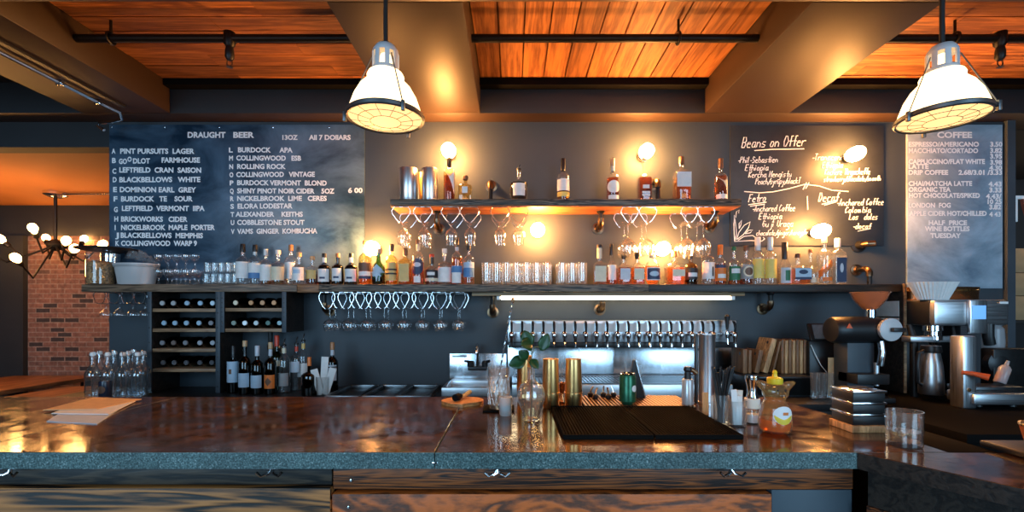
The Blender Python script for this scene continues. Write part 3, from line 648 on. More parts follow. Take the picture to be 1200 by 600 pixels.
for px, py, l in ((526, 177, 'glowing wall bulb above the amber bottle at left of the upper shelf'), (757, 178, 'glowing wall bulb above the long necked whiskey bottle on the upper shelf'),
                  (630, 270, 'round glowing wall bulb under the middle of the upper shelf'), (776, 292, 'glowing wall bulb between the large wine glasses and the long shelf bottles'),
                  (1001, 181, 'glowing wall bulb at the top right of the black chalkboard'), (961, 271, 'glowing wall bulb at the bottom of the black chalkboard'),
                  (437, 291, 'glowing wall bulb behind bottles beside the beer board')):
    wall_bulb(px, py, l)
def pendant(px, D, label):
    x = wx(px, D); zr = wz(137, D)
    t = thing('pendant_lamp', label, 'lamp', (x, D, zr), group='industrial pendant lamps')
    top = SOFF-zr
    MB().tube([(0, 0, 0.262), (0, 0, top)], 0.0085, 10).build('stem', M['black'], t)
    MB().lathe([(0, top), (0.05, top), (0.05, top-0.02), (0.02, top-0.035), (0, top-0.035)], 20).build('ceiling_canopy', M['black'], t)
    neck = MB()
    neck.lathe([(0, 0.268), (0.016, 0.267), (0.034, 0.260), (0.045, 0.244), (0.047, 0.236), (0.047, 0.230)], 24)
    for k in range(8):
        a0 = 2*PI*k/8+0.2; seg = []
        for q in range(4):
            a = a0+q*0.12; seg.append((0.0485*math.cos(a), 0.0485*math.sin(a)))
        inn = [(0.042*math.cos(a0+q*0.12), 0.042*math.sin(a0+q*0.12)) for q in (3, 2, 1, 0)]
        neck.prism(seg+inn, 0.172, 0.233)
    neck.lathe([(0.047, 0.178), (0.050, 0.172), (0.050, 0.160), (0.047, 0.160)], 24)
    neck.build('vented_neck', plain('grey_lamp_metal', (0.45, 0.48, 0.52), 0.35, metal=0.7) if 'lampmetal' not in M else M['lampmetal'], t)
    MB().lathe([(0.014, 0.165), (0.020, 0.18), (0.024, 0.205), (0.018, 0.228), (0, 0.236)], 16).build('bulb', M['shade'], t)
    MB().lathe([(0.046, 0.164), (0.062, 0.158), (0.067, 0.148), (0.066, 0.136), (0.070, 0.128), (0.092, 0.105), (0.112, 0.070), (0.126, 0.030), (0.133, 0.004), (0.130, 0.004), (0.122, 0.03), (0.108, 0.068), (0.088, 0.10), (0.066, 0.122), (0.060, 0.145), (0.044, 0.158)], 40).build('glass_shade', M['shade'], t)
    rim_ = MB().lathe([(0.131, 0.006), (0.138, 0.008), (0.142, 0.003), (0.142, -0.008), (0.137, -0.012), (0.131, -0.010), (0.129, 0.0), (0.131, 0.006)], 40).build('rim_ring', M['lampmetal2'], t)
    lens_ = MB().lathe([(0.130, -0.006), (0.10, -0.012), (0.055, -0.017), (0, -0.019)], 40).build('lens', M['lens'], t)
    g = MB()
    for rr, zz in ((0.055, -0.0195), (0.098, -0.0145)):
        g.tube([(rr*math.cos(2*PI*k/32), rr*math.sin(2*PI*k/32), zz) for k in range(32)], 0.0012, 5, True)
    for k in range(12):
        a = 2*PI*k/12; g.tube([(0.055*math.cos(a), 0.055*math.sin(a), -0.0195), (0.132*math.cos(a), 0.132*math.sin(a), -0.009)], 0.0010, 5)
    g.build('lens_guard', M['lampmetal2'], lens_)
    for k in range(3):
        a = PI+0.15+2*PI*k/3; c_, s_ = math.cos(a), math.sin(a)
        MB().tube([(0.050*c_, 0.050*s_, 0.215), (0.143*c_, 0.143*s_, 0.004)], 0.0022, 6).build('guard_rod', M['lampmetal2'], t)
        MB().box(-0.006, 0.006, -0.006, 0.006, -0.026, 0.010, T(0.145*c_, 0.145*s_, 0), bev=0.002).build('latch', M['lampmetal2'], rim_)
M['lampmetal'] = plain('grey_lamp_metal', (0.55, 0.58, 0.62), 0.45, metal=0.2)
M['lampmetal2'] = plain('dark_lamp_ring', (0.14, 0.15, 0.16), 0.4, metal=0.8)
pendant(452, 1.70, 'glowing glass pendant lamp hanging left of the middle over the bar')
pendant(1104, 1.70, 'glowing glass pendant lamp hanging at right before the coffee board')
# tube light and batten under the long shelf
tl = thing('tube_light', 'glowing tube light on a wooden batten under the long shelf above the taps', 'light', (0, 3.0, ZS-TH))
B0, B1 = wx(553, 3.0), wx(873, 3.0)
MB().box(B0, B1, 0.0, 0.09, -0.024, 0.0, bev=0.002).build('batten', M['batten'], tl)
MB().tube([(wx(587, 3.0), 0.035, -0.036), (wx(858, 3.0), 0.035, -0.036)], 0.011, 12).build('tube', M['led'], tl)
for px in (584, 861): MB().box(wx(px, 3.0)-0.012, wx(px, 3.0)+0.012, 0.018, 0.052, -0.05, -0.024, bev=0.003).build('tube_holder', M['white'], tl)
# chandelier in the lounge
HX, HY, HZ = wx(65, 4.4), 4.4, wz(287, 4.4)
ch = thing('chandelier', 'black spider chandelier with glowing bulbs hanging in the lounge', 'lamp', (HX, HY, HZ))
MB().tube([(0, 0, 0), (0, 0, 2.56-HZ)], 0.014, 10).build('stem', M['iron'], ch)
MB().lathe([(0, 0), (0.09, 0), (0.09, -0.03), (0.05, -0.05), (0, -0.05)], 20, T(0, 0, 2.56-HZ)).build('ceiling_canopy', M['chrome'], ch)
MB().lathe([(0, -0.06), (0.03, -0.055), (0.06, -0.03), (0.07, 0.0), (0.06, 0.03), (0.03, 0.05), (0, 0.055)], 20).build('hub', M['iron'], ch)
for px, py, D in ((40, 271, 4.1), (4, 283, 4.25), (20, 304, 3.85), (77, 284, 4.05), (87, 292, 3.95), (118, 288, 4.3), (54, 279, 4.85), (98, 281, 4.9), (-25, 292, 4.6)):
    p = Vector((wx(px, D)-HX, D-HY, wz(py, D)-HZ)); mid = Vector((p.x*0.62, p.y*0.62, min(-0.10, p.z-0.14)))
    q = mid+(p-mid)*0.80
    MB().tube([(0, 0, 0), mid, q], 0.008, 8).build('arm', M['iron'], ch)
    d = (p-mid).normalized(); rot = d.to_track_quat('Z', 'Y').to_matrix().to_4x4()
    MB().lathe([(0, 0), (0.020, 0), (0.024, 0.03), (0.020, 0.045), (0, 0.045)], 12, Matrix.Translation(q-d*0.02) @ rot).build('socket', M['iron'], ch)
    MB().lathe([(0.012, 0.022), (0.022, 0.038), (0.032, 0.062), (0.034, 0.08), (0.026, 0.105), (0, 0.118)], 14, Matrix.Translation(q) @ rot).build('bulb', M['filament'], ch)
cdt = thing('ceiling_conduit', 'thin pale conduit across the lounge ceiling to the chandelier', 'pipe')
MB().tube([(HX+0.06, HY, 2.545), (-2.45, HY, 2.545)], 0.012, 8).build('pipe', M['chrome'], cdt)
MB().box(HX+0.7, HX+0.74, HY-0.02, HY+0.02, 2.53, 2.56, bev=0.002).build('pipe_clip', M['chrome'], cdt)

# ------------------------------------------------------------------ ceiling pipes
PZ, PD = EYE+320*2.4/F, 2.40
def sprinkler_pipe(x0, x1, label, hangers, heads):
    t = thing('sprinkler_pipe', label, 'pipe', (0, PD, PZ), group='black sprinkler pipes')
    MB().tube([(x0, 0, 0), (x1, 0, 0)], 0.0205, 12).build('pipe', M['iron'], t)
    for px in hangers:
        x = wx(px, PD)
        h = MB(); h.tube([(x, 0.028*math.cos(a), 0.028*math.sin(a)) for a in [2*PI*k/16 for k in range(16)]], 0.007, 6, True)
        h.tube([(x, 0, 0.028), (x, 0, CEIL-PZ)], 0.007, 6); h.build('hanger', M['iron'], t)
    for px in heads:
        x = wx(px, PD)
        h = MB(); h.lathe([(0, 0.03), (0.028, 0.03), (0.028, -0.03), (0.018, -0.045), (0.022, -0.07), (0.022, -0.10), (0.012, -0.115), (0, -0.115)], 14, T(x, 0, 0)).build('sprinkler_fitting', M['iron'], t)
        h2 = MB(); h2.tube([(x-0.012, 0, -0.112), (x-0.014, 0, -0.135), (x, 0, -0.148), (x+0.014, 0, -0.135), (x+0.012, 0, -0.112)], 0.003, 6)
        h2.lathe([(0, 0), (0.016, 0), (0.016, -0.003), (0, -0.003)], 12, T(x, 0, -0.148)); h2.build('sprinkler_head', M['bronze'], t)
sprinkler_pipe(-2.27, -0.79, 'black sprinkler pipe crossing the left plank ceiling panel', [130], [269])
sprinkler_pipe(-0.21, 1.28, 'black sprinkler pipe crossing the middle plank ceiling panel', [795], [])
sprinkler_pipe(1.84, 4.3, 'black sprinkler pipe crossing the right plank ceiling panel', [1119], [1172])
cn = thing('conduit', 'silver conduit running along the underside of the left ceiling beam', 'pipe')
cz = SOFF-0.016
pts = [(-2.57, 1.5, cz), (-2.57, 2.8, cz), (-2.565, 2.92, cz), (-2.54, 2.98, cz-0.01), (-2.56, 3.02, cz-0.04), (-2.64, 3.035, cz-0.05), (-2.72, 3.04, cz-0.055), (-2.74, 3.045, cz-0.07), (-2.70, 3.05, cz-0.10)]
MB().tube(pts, 0.010, 8).build('pipe', M['chrome'], cn)
for y in (2.2, 2.62, 2.86): MB().box(-2.59, -2.55, y-0.008, y+0.008, cz-0.013, SOFF, bev=0.002).build('pipe_clip', M['chrome'], cn)
tag(MB().box(-2.50, -2.47, 1.5, 2.95, SOFF-0.012, SOFF).build('cable_channel', M['black']), 'black cable channel beside the conduit under the left beam', 'cable channel')

# ------------------------------------------------------------------ bottles
def ell(a, b_, n=18): return [(a*math.cos(2*PI*k/n), b_*math.sin(2*PI*k/n)) for k in range(n)]
def rect(a, b_): 
    n = 12; P = []
    for k in range(n): P.append((-a+2*a*k/n, -b_))
    for k in range(n): P.append((a, -b_+2*b_*k/n))
    for k in range(n): P.append((a-2*a*k/n, b_))
    for k in range(n): P.append((-a, b_-2*b_*k/n))
    return P
def bottle(name, label, cat, x, y, z, h, r, glassc='clear', liq='amber', fill=0.55, cap='black', caph=0.10, style='round', shoulder=0.60, neck=0.30, labels=(), neckfoil=None, pourer=False, group='liquor bottles on the long shelf', rz=0.0):
    """h total height, r body radius, shoulder: height share where the body ends, labels: (shape, colour, v centre share, half width share of pi*r, half height share)"""
    t = thing(name, label, cat, (x, y, z), rz, group)
    hc = h*caph; hb = h-hc if not pourer else h*0.86
    rn = r*neck; zs = h*shoulder; zn = zs+h*0.13
    P = []; Q = []
    sqb = 7 if style in ('square', 'flask') else 2
    base = [(0, 0.004), (r*0.80, 0.0), (r*0.96, 0.003), (r, 0.010)]
    if style == 'taper':
        body = [(r, zs*0.5), (r*1.0, zs*0.8), (r*0.93, zs)]
        sh_ = [(r*0.72, zs+(zn-zs)*0.5), (rn*1.25, zn)]
    elif style == 'slope':
        body = [(r, zs*0.7), (r*0.97, zs)]
        sh_ = [(r*0.78, zs+(zn-zs)*0.45), (r*0.52, zs+(zn-zs)*0.9), (rn*1.15, zn+h*0.05)]
    elif style == 'ball':
        base = [(0, 0.003), (r*0.55, 0.0), (r*0.62, 0.006)]
        body = [(r*0.86, zs*0.22), (r, zs*0.5), (r*0.96, zs*0.78)]
        sh_ = [(r*0.72, zs), (rn*1.3, zs+(zn-zs)*0.7), (rn, zn)]
    elif style == 'bordeaux':
        body = [(r, zs)]; sh_ = [(r*0.93, zs+(zn-zs)*0.3), (r*0.66, zs+(zn-zs)*0.7), (rn*1.05, zn)]
    else:
        body = [(r, zs*0.5), (r, zs)]; sh_ = [(r*0.95, zs+(zn-zs)*0.3), (r*0.74, zs+(zn-zs)*0.62), (rn*1.25, zn*0.985), (rn, zn)]
    top = [(rn, hb-h*0.03), (rn*1.15, hb-h*0.025), (rn*1.15, hb), (rn*0.8, hb), (0, hb)]
    prof = base+body+sh_+[(rn*1.0, zn+(hb-zn)*0.3)]+top
    sq = [sqb]*(len(base)+len(body))+[4 if sqb > 2 else 2]*1+[2]*100
    seg = 24
    sy = 0.62 if style == 'flask' else 1.0
    MB().lathe(prof, seg, None, sq, 1, sy).build('bottle_glass', GL[glassc], t)
    if liq:
        k = 0.93; zf = 0.008+(zs)*min(fill, 1.0)
        lp = [(0, 0.007), (r*0.78*k, 0.006), (r*k, 0.012)]
        if style == 'ball': lp = [(0, 0.007), (r*0.55*k, 0.006), (r*0.86*k, zs*0.22), (r*k, zs*0.5)]; zf = max(zf, zs*0.55)
        lp += [(r*k, zf), (0, zf)]
        MB().lathe(lp, seg, None, [sqb]*len(lp), 1, sy).build('liquid', LQ[liq], t)
    flat = sqb > 2
    lab0 = None
    for i, L in enumerate(labels):
        shp, col, vc, hw, hh = L[:5]
        a = hw*r*(1.0 if flat else PI/2); b_ = hh*h
        uc = L[5]*r if len(L) > 5 else 0.0
        poly = {'rect': rect(a, b_), 'oval': ell(a, b_), 'diamond': [(a*q[0], b_*q[1]) for q in ((1, 0), (0.5, 0.5), (0, 1), (-0.5, 0.5), (-1, 0), (-0.5, -0.5), (0, -1), (0.5, -0.5))],
                'slash': [(-a, b_), (-a*0.35, b_), (a, -b_*0.3), (a, -b_), (a*0.5, -b_*0.55), (-a, b_*0.35)], 'slashup': [(a, b_), (a*0.35, b_), (-a, -b_*0.2), (-a, -b_), (-a*0.2, -b_*0.4), (a, b_*0.35)],
                'tri': [(-a, b_), (a, b_), (a, -b_), (a*0.5, -b_*0.2), (0, b_*0.4)]}[shp]
        lo_ = MB().patch(poly, r*sy, h*vc, 0.0009+0.0004*i, flat, uc).build('label' if lab0 is None else 'label_band', paint(COL[col], 0.5), lab0 or t, normals=False)
        lab0 = lab0 or lo_
    if neckfoil: MB().lathe([(rn*1.12, zn+(hb-zn)*0.15), (rn*1.10, hb-h*0.035), (rn*1.02, hb-h*0.035)], 16).build('neck_band', paint(COL[neckfoil], 0.4), t)
    if pourer:
        pc_ = MB().lathe([(0, hb-0.002), (rn*1.2, hb-0.002), (rn*1.2, hb+0.010), (rn*0.5, hb+0.014), (0, hb+0.014)], 12).build('pourer_collar', M['black'], t)
        MB().tube([(0, 0, hb+0.010), (0.001, 0, hb+0.6*(h-hb)), (0.008, 0, h)], 0.0042, 8).build('pour_spout', M['chrome'], pc_)
    else:
        rc = rn*1.28; w_ = COL[cap]
        MB().lathe([(rn*1.16, hb-hc*0.25), (rc, hb-hc*0.25), (rc, h-0.003), (rc*0.9, h), (0, h)], 16).build('cap', paint(w_, 0.35), t)
    return t
SB = 3.06                        # depth of the bottle row
K = F/SB
def shelf_bottle(px, pytop, wpx, label, D=SB, zs=ZS, **kw):
    h = wz(pytop, D)-zs; r = wpx*0.5*D/F
    return bottle('liquor_bottle', label, 'bottle', wx(px, D), D, zs, h, r, **kw)
R_ = 'rect'
LB = [
 (284.5, 286, 14.5, 'clear bottle with black cap and tall white label, first after the small tumblers', dict(liq='clear', fill=.4, cap='black', caph=.16, labels=[(R_, 'white', .36, .85, .20)], style='round', shoulder=.58)),
 (299, 287, 13.5, 'clear bottle with white label over a blue band and black cap', dict(liq='clear', fill=.3, cap='black', caph=.14, labels=[(R_, 'white', .42, .85, .12), (R_, 'blue', .23, .85, .07)], neckfoil='white')),
 (311.5, 292, 12.5, 'slim bottle with white cap and plain white label beside the blue banded bottle', dict(liq='amber', fill=.25, cap='white', caph=.14, labels=[(R_, 'white', .34, .9, .22)])),
 (326, 293, 15.5, 'wide bottle with cream label and white stopper', dict(liq='gold', fill=.25, cap='white', caph=.10, labels=[(R_, 'cream', .32, .85, .19)], shoulder=.55)),
 (341, 287, 13.5, 'tall clear bottle with brown cap standing behind its neighbours', dict(D=3.12, liq='clear', fill=.6, cap='copper', caph=.12, labels=[(R_, 'white', .36, .6, .2)], shoulder=.62)),
 (350.5, 296, 15, 'clear round shouldered bottle with white and blue label and cork stopper', dict(D=3.02, liq='clear', fill=.4, cap='cork', caph=.11, labels=[(R_, 'white', .33, .7, .20), (R_, 'ltblue', .40, .35, .06)], glassc='blue', shoulder=.5)),
 (366, 300.5, 14, 'short bottle of brown spirit with small gold label and cork cap', dict(liq='dark', fill=.6, cap='cork', caph=.10, labels=[(R_, 'gold', .36, .6, .15)], shoulder=.55)),
 (380, 297, 14, 'dark bottle with white label, leftmost of three alike', dict(glassc='black', liq=None, cap='black', caph=.10, labels=[(R_, 'white', .30, .75, .20), (R_, 'navy', .22, .3, .03)], neckfoil='white', shoulder=.55)),
 (396, 297, 13.5, 'dark bottle with white label, middle one of three alike', dict(glassc='black', liq=None, cap='copper', caph=.10, labels=[(R_, 'white', .32, .6, .20), (R_, 'navy', .24, .3, .03)], shoulder=.55)),
 (411.5, 297, 14, 'dark bottle with white label, rightmost of three alike', dict(glassc='black', liq=None, cap='black', caph=.10, labels=[(R_, 'white', .30, .75, .20), (R_, 'navy', .22, .3, .03)], neckfoil='white', shoulder=.55)),
 (428, 282, 14.5, 'tall amber bottle with brown label over a white band beside the glowing bulb', dict(glassc='yellow', liq='amber', fill=.75, cap='copper', caph=.08, labels=[(R_, 'brown', .40, .8, .095), (R_, 'white', .25, .8, .05), (R_, 'navy', .165, .8, .03)])),
 (443.5, 291, 15.5, 'dark green bottle with pale diamond label', dict(glassc='green', liq='dark', fill=.5, cap='grey', caph=.12, labels=[('diamond', 'ltblue', .34, .85, .22)], style='slope', shoulder=.48)),
 (459, 286, 14, 'amber bottle with gold label crossed by two dark bands', dict(glassc='yellow', liq='gold', fill=.8, cap='brown', caph=.14, labels=[(R_, 'gold', .32, .7, .22), (R_, 'black', .37, .75, .02), (R_, 'black', .27, .75, .02)])),
 (475, 291, 14.5, 'square bottle with yellow gold label right of the dark banded one', dict(glassc='yellow', liq='amber', fill=.7, cap='brown', caph=.16, style='square', labels=[(R_, 'gold', .33, .8, .24)], shoulder=.62)),
 (490, 281, 14.5, 'tall whiskey bottle with dark blue oval label', dict(liq='amber', fill=.75, cap='brown', caph=.07, labels=[('oval', 'navy', .40, .72, .18), ('oval', 'silver', .44, .4, .05), (R_, 'white', .12, .35, .07)], neckfoil='cream', shoulder=.62)),
 (506, 298, 15, 'short dark bottle with black and white banded label and reddish cap', dict(liq='dark', fill=.9, cap='red', caph=.07, labels=[(R_, 'black', .36, .85, .12), (R_, 'white', .36, .4, .05), (R_, 'cream', .17, .85, .05)], neckfoil='black', shoulder=.5)),
 (521, 291.5, 15.5, 'clear bottle with large white label and pale stopper left of the tall amber one', dict(liq='clear', fill=.8, cap='white', caph=.10, labels=[(R_, 'white', .28, .85, .20)], shoulder=.54)),
 (535.5, 278.5, 13.5, 'tallest amber bottle with blue shield label and black stopper', dict(liq='red', fill=.95, cap='black', caph=.16, labels=[(R_, 'blue', .32, .75, .08), (R_, 'white', .15, .55, .11)], neckfoil='silver', shoulder=.58)),
 (549.5, 284.5, 13, 'slim bottle with blue label and black cap, last before the highball glasses', dict(liq='amber', fill=.8, cap='black', caph=.15, labels=[(R_, 'ltblue', .46, .8, .07), (R_, 'blue', .29, .8, .11)], shoulder=.60)),
 (702.5, 287, 16, 'square bottle with cream label and long neck, first right of the highball glasses', dict(liq='gold', fill=.6, cap='black', caph=.05, style='square', labels=[(R_, 'cream', .27, .8, .19)], shoulder=.48, neck=.34, neckfoil='cream')),
 (716.5, 286, 12.5, 'slim clear bottle with white label and black drip at its neck', dict(liq='red', fill=.35, cap='black', caph=.22, labels=[(R_, 'white', .30, .5, .18)], style='slope', shoulder=.45, neck=.28)),
 (731, 296, 15.5, 'amber bottle with silver label and banded black cap', dict(liq='red', fill=.9, cap='black', caph=.16, style='square', labels=[(R_, 'silver', .33, .75, .17)], shoulder=.55)),
 (747, 296, 15.5, 'amber bottle with pale yellow label and banded black cap', dict(liq='red', fill=.9, cap='black', caph=.16, style='square', labels=[(R_, 'cream', .33, .75, .17)], shoulder=.55)),
 (764.5, 296.5, 18, 'round bodied bottle with large blue grey label edged in white', dict(liq='amber', fill=.8, cap='cream', caph=.12, style='ball', labels=[(R_, 'white', .34, .66, .20), (R_, 'navy', .34, .58, .17), ('oval', 'ltblue', .34, .4, .08)], shoulder=.68)),
 (790, 294, 20, 'wide faceted amber bottle with cream label below the glowing bulb', dict(liq='red', fill=.85, cap='copper', caph=.14, style='square', labels=[(R_, 'cream', .34, .72, .10, 0.2)], shoulder=.55, neck=.24)),
 (809.5, 295, 15.5, 'dark bottle with black label and white print right of the faceted bottle', dict(glassc='amber', liq='cola', fill=.7, cap='black', caph=.18, labels=[(R_, 'black', .33, .8, .17), (R_, 'white', .30, .45, .06)], shoulder=.55)),
 (829.5, 288, 14.5, 'bottle with tall white label and dark scribble, black cap', dict(liq='clear', fill=.8, cap='black', caph=.14, labels=[(R_, 'white', .36, .85, .21), (R_, 'black', .34, .10, .12, .45)], shoulder=.64)),
 (844, 287, 12.5, 'bottle with orange cap and orange label', dict(liq='red', fill=.9, cap='orange', caph=.20, labels=[(R_, 'navy', .46, .8, .04), (R_, 'orange', .26, .85, .16), (R_, 'white', .22, .5, .05)], shoulder=.55, neck=.36)),
 (860, 289, 13.5, 'bottle with green label and green tipped cap', dict(liq='amber', fill=.2, cap='green', caph=.08, labels=[(R_, 'green', .30, .8, .18), (R_, 'white', .36, .5, .06)], shoulder=.55)),
 (874.5, 288, 15, 'bottle with grey brown label bearing a dark round seal', dict(liq='dark', fill=.5, cap='brown', caph=.10, labels=[(R_, 'grey', .33, .85, .18), ('oval', 'cream', .34, .55, .14), ('oval', 'brown', .34, .4, .10)], shoulder=.55)),
 (888, 278, 13.5, 'tall bottle with yellow label and white neck, left one of a pair', dict(liq='clear', fill=.3, cap='white', caph=.22, labels=[(R_, 'yellow', .34, .85, .20)], shoulder=.58, neck=.36)),
 (902.5, 278, 13.5, 'tall bottle with yellow label and white neck, right one of a pair', dict(liq='clear', fill=.3, cap='white', caph=.22, labels=[(R_, 'yellow', .34, .85, .20)], shoulder=.58, neck=.36)),
 (919.5, 284, 14, 'bottle with long black neck wrap and silver green label', dict(liq='clear', fill=.5, cap='black', caph=.32, labels=[(R_, 'silver', .22, .7, .18), (R_, 'green', .22, .25, .12)], style='slope', shoulder=.46, neck=.34)),
 (935, 297.5, 21, 'squat wide bottle with arched blue white label over amber', dict(liq='amber', fill=.9, cap='brown', caph=.10, style='square', labels=[(R_, 'ltblue', .36, .9, .16), ('oval', 'navy', .40, .5, .07), (R_, 'navy', .20, .9, .04)], shoulder=.52, neck=.22)),
 (950, 292, 17, 'rounded clear bottle with brown cap behind the squat wide one', dict(D=3.12, liq='clear', fill=.8, cap='brown', caph=.08, style='slope', labels=[(R_, 'cream', .14, .4, .07)], shoulder=.40, neck=.22)),
 (966, 277.5, 15.5, 'tall clear bottle with orange diagonal stripe', dict(liq='clear', fill=.9, cap='cream', caph=.10, labels=[('slashup', 'orange', .33, .85, .20), (R_, 'orange', .12, .5, .04)], shoulder=.62, neck=.28)),
 (981.5, 279.5, 14, 'tall clear bottle with dark picture label, last at the right', dict(liq='clear', fill=.9, cap='white', caph=.15, style='square', labels=[(R_, 'navy', .32, .8, .26), ('oval', 'silver', .36, .3, .10)], shoulder=.66, neck=.34)),
]
for px, py, wp, lab, kw in LB: shelf_bottle(px, py, wp, lab+' on the long shelf' if len(lab.split()) < 12 else lab, **kw)
UG = 'bottles on the upper shelf'
UB = [
 (526.5, 185, 13.5, 'amber bottle with slanting white label below the left wall bulb', dict(liq='dark', fill=.85, cap='black', caph=.16, labels=[('tri', 'white', .45, .7, .28)], shoulder=.66, glassc='yellow')),
 (545.5, 206, 16, 'small square clear bottle with white print beside the amber one', dict(liq='clear', fill=.15, cap='brown', caph=.12, style='square', labels=[(R_, 'white', .42, .4, .12)], shoulder=.58, glassc='yellow', neck=.28)),
 (608, 193, 22, 'round dark bottle with a pour spout and white label', dict(liq='cola', fill=.9, pourer=True, style='ball', labels=[(R_, 'white', .30, .42, .16)], shoulder=.52, neck=.2)),
 (660, 186, 14.5, 'whiskey bottle with white label over amber, dark capsule', dict(liq='gold', fill=.6, cap='black', caph=.22, labels=[(R_, 'white', .38, .85, .13), (R_, 'yellow', .17, .85, .05)], shoulder=.58)),
 (718, 186, 14.5, 'dark amber bottle with round white label and pale neck', dict(liq='dark', fill=.95, cap='cork', caph=.14, labels=[('oval', 'white', .34, .75, .14), (R_, 'white', .10, .6, .05)], neckfoil='cream', shoulder=.55)),
 (755, 184, 15.5, 'long necked amber bottle with white script on its front', dict(liq='dark', fill=1.0, cap='cream', caph=.05, style='square', labels=[(R_, 'white', .32, .5, .04), (R_, 'white', .20, .6, .02), (R_, 'white', .14, .6, .02)], shoulder=.50, neck=.25)),
 (798.5, 184, 18.5, 'square bottle with large white label and amber base', dict(liq='red', fill=.8, cap='brown', caph=.12, style='square', labels=[(R_, 'white', .47, .9, .16)], shoulder=.62, neck=.26)),
 (844.5, 186, 14.5, 'dark amber bottle with torn edged label at the right end', dict(liq='dark', fill=1.0, cap='brown', caph=.17, labels=[('tri', 'cream', .36, .7, .22), (R_, 'white', .12, .7, .05)], shoulder=.56)),
]
for px, py, wp, lab, kw in UB: shelf_bottle(px, py, wp, lab+' on the upper shelf', zs=ZU, group=UG, **kw)
# steel canisters on the upper shelf
def canister(px, pytop, wpx, D, m, label):
    h = wz(pytop, D)-ZU; r = wpx*0.5*D/F
    t = thing('metal_canister', label, 'canister', (wx(px, D), D, ZU), group='metal canisters on the upper shelf')
    MB().lathe([(0, 0), (r*0.96, 0), (r, 0.004), (r, h-0.004), (r*0.97, h), (r*0.90, h), (r*0.90, h-0.03), (0, h-0.03)], 28).build('canister_body', m, t)
    MB().lathe([(r, h*0.045), (r*1.02, h*0.05), (r*1.02, h*0.06), (r, h*0.065)], 28).build('band', m, t)
canister(479, 198, 21, 3.03, M['steel_v'], 'brushed steel canister at the left end of the upper shelf')
canister(504, 198, 18.5, 3.03, M['steel_v'], 'brushed steel canister beside the amber bottle on the upper shelf')
canister(490, 203, 12, 3.14, M['gold'], 'gold canister behind the two steel ones on the upper shelf')

# ------------------------------------------------------------------ glassware
def glass_prof(kind, h, r):
    if kind == 'wine':        # upright profile, foot at z=0
        out = [(0, 0), (r*0.88, 0.0), (r*0.90, 0.003), (r*0.35, 0.007), (0.005, 0.014), (0.0042, h*0.25), (0.0045, h*0.44), (0.010, h*0.48), (r*0.72, h*0.56), (r*0.97, h*0.66), (r, h*0.74), (r*0.90, h*0.90), (r*0.80, h)]
        inn = [(r*0.77, h), (r*0.87, h*0.90), (r*0.96, h*0.74), (r*0.93, h*0.66), (r*0.66, h*0.57), (0, h*0.50)]
    elif kind == 'tulip':
        out = [(0, 0), (r*0.85, 0), (r*0.88, 0.003), (r*0.4, 0.008), (0.007, 0.016), (0.0065, h*0.18), (0.012, h*0.26), (r*0.80, h*0.38), (r, h*0.52), (r*0.92, h*0.70), (r*0.76, h*0.86), (r*0.88, h)]
        inn = [(r*0.84, h), (r*0.72, h*0.86), (r*0.88, h*0.70), (r*0.95, h*0.52), (r*0.7, h*0.39), (0, h*0.30)]
    elif kind == 'coupe':
        out = [(0, 0), (r*0.90, 0), (r*0.92, 0.003), (r*0.3, 0.008), (0.005, 0.02), (0.005, h*0.45), (0.014, h*0.52), (r*0.8, h*0.72), (r*0.95, h*0.9), (r*0.9, h)]
        inn = [(r*0.86, h), (r*0.9, h*0.9), (r*0.74, h*0.73), (0, h*0.56)]
    elif kind == 'tumbler':
        out = [(0, 0), (r*0.86, 0), (r*0.92, 0.004), (r*0.95, h*0.4), (r, h)]
        inn = [(r*0.94, h), (r*0.88, h*0.4), (r*0.80, h*0.16), (0, h*0.14)]
    else:                     # highball
        out = [(0, 0), (r*0.84, 0), (r*0.88, 0.004), (r*0.92, h*0.3), (r*0.97, h*0.7), (r, h)]
        inn = [(r*0.95, h), (r*0.92, h*0.7), (r*0.86, h*0.3), (r*0.80, h*0.13), (0, h*0.12)]
    return out, inn
_glass = {}
def glassware(name, label, cat, kind, loc, h, r, group, flip=False, fluted=0):
    key = (kind, round(h, 4), round(r, 4), flip)
    if key not in _glass:
        out, inn = glass_prof(kind, h, r)
        mb = MB()
        mx = (T(0, 0, h) @ Matrix.Scale(-1, 4, (0, 0, 1))) if flip else None
        mb.lathe(out+inn, 20, mx)
        if fluted:
            for k in range(fluted):
                a = 2*PI*k/fluted; c_, s_ = math.cos(a), math.sin(a)
                mb.tube([(r*0.91*c_, r*0.91*s_, 0.012), (r*0.935*c_, r*0.935*s_, h*0.45), (r*0.955*c_, r*0.955*s_, h*0.62)], 0.0016, 5, False, mx)
        o = mb.build(name, M['clear2'] if kind in ('tumbler', 'highball') else M['clear'])
        _glass[key] = o.data; o.location = loc
    else:
        o = bpy.data.objects.new(name, _glass[key]); C.objects.link(o); o.location = loc
    return tag(o, label, cat, group)
# highball glasses on the long shelf
for row, D in ((0, 3.00), (1, 3.085)):
    for i in range(7):
        glassware('highball_glass', '%s highball glass from the left, %s row, longer run on the long shelf' % (ORD[i], ('front', 'back')[row]), 'glass', 'highball', (wx(570, 3.0)+i*0.0655+row*0.012, D, ZS), 0.142-row*0.0, 0.0315, 'highball glasses in the longer run', fluted=5)
    for i in range(3):
        glassware('highball_glass', '%s highball glass from the left, %s row, short run right of the pipe elbow' % (ORD[i], ('front', 'back')[row]), 'glass', 'highball', (wx(659, 3.0)+i*0.0655-row*0.006, D, ZS), 0.142, 0.0315, 'highball glasses in the short run', fluted=5)
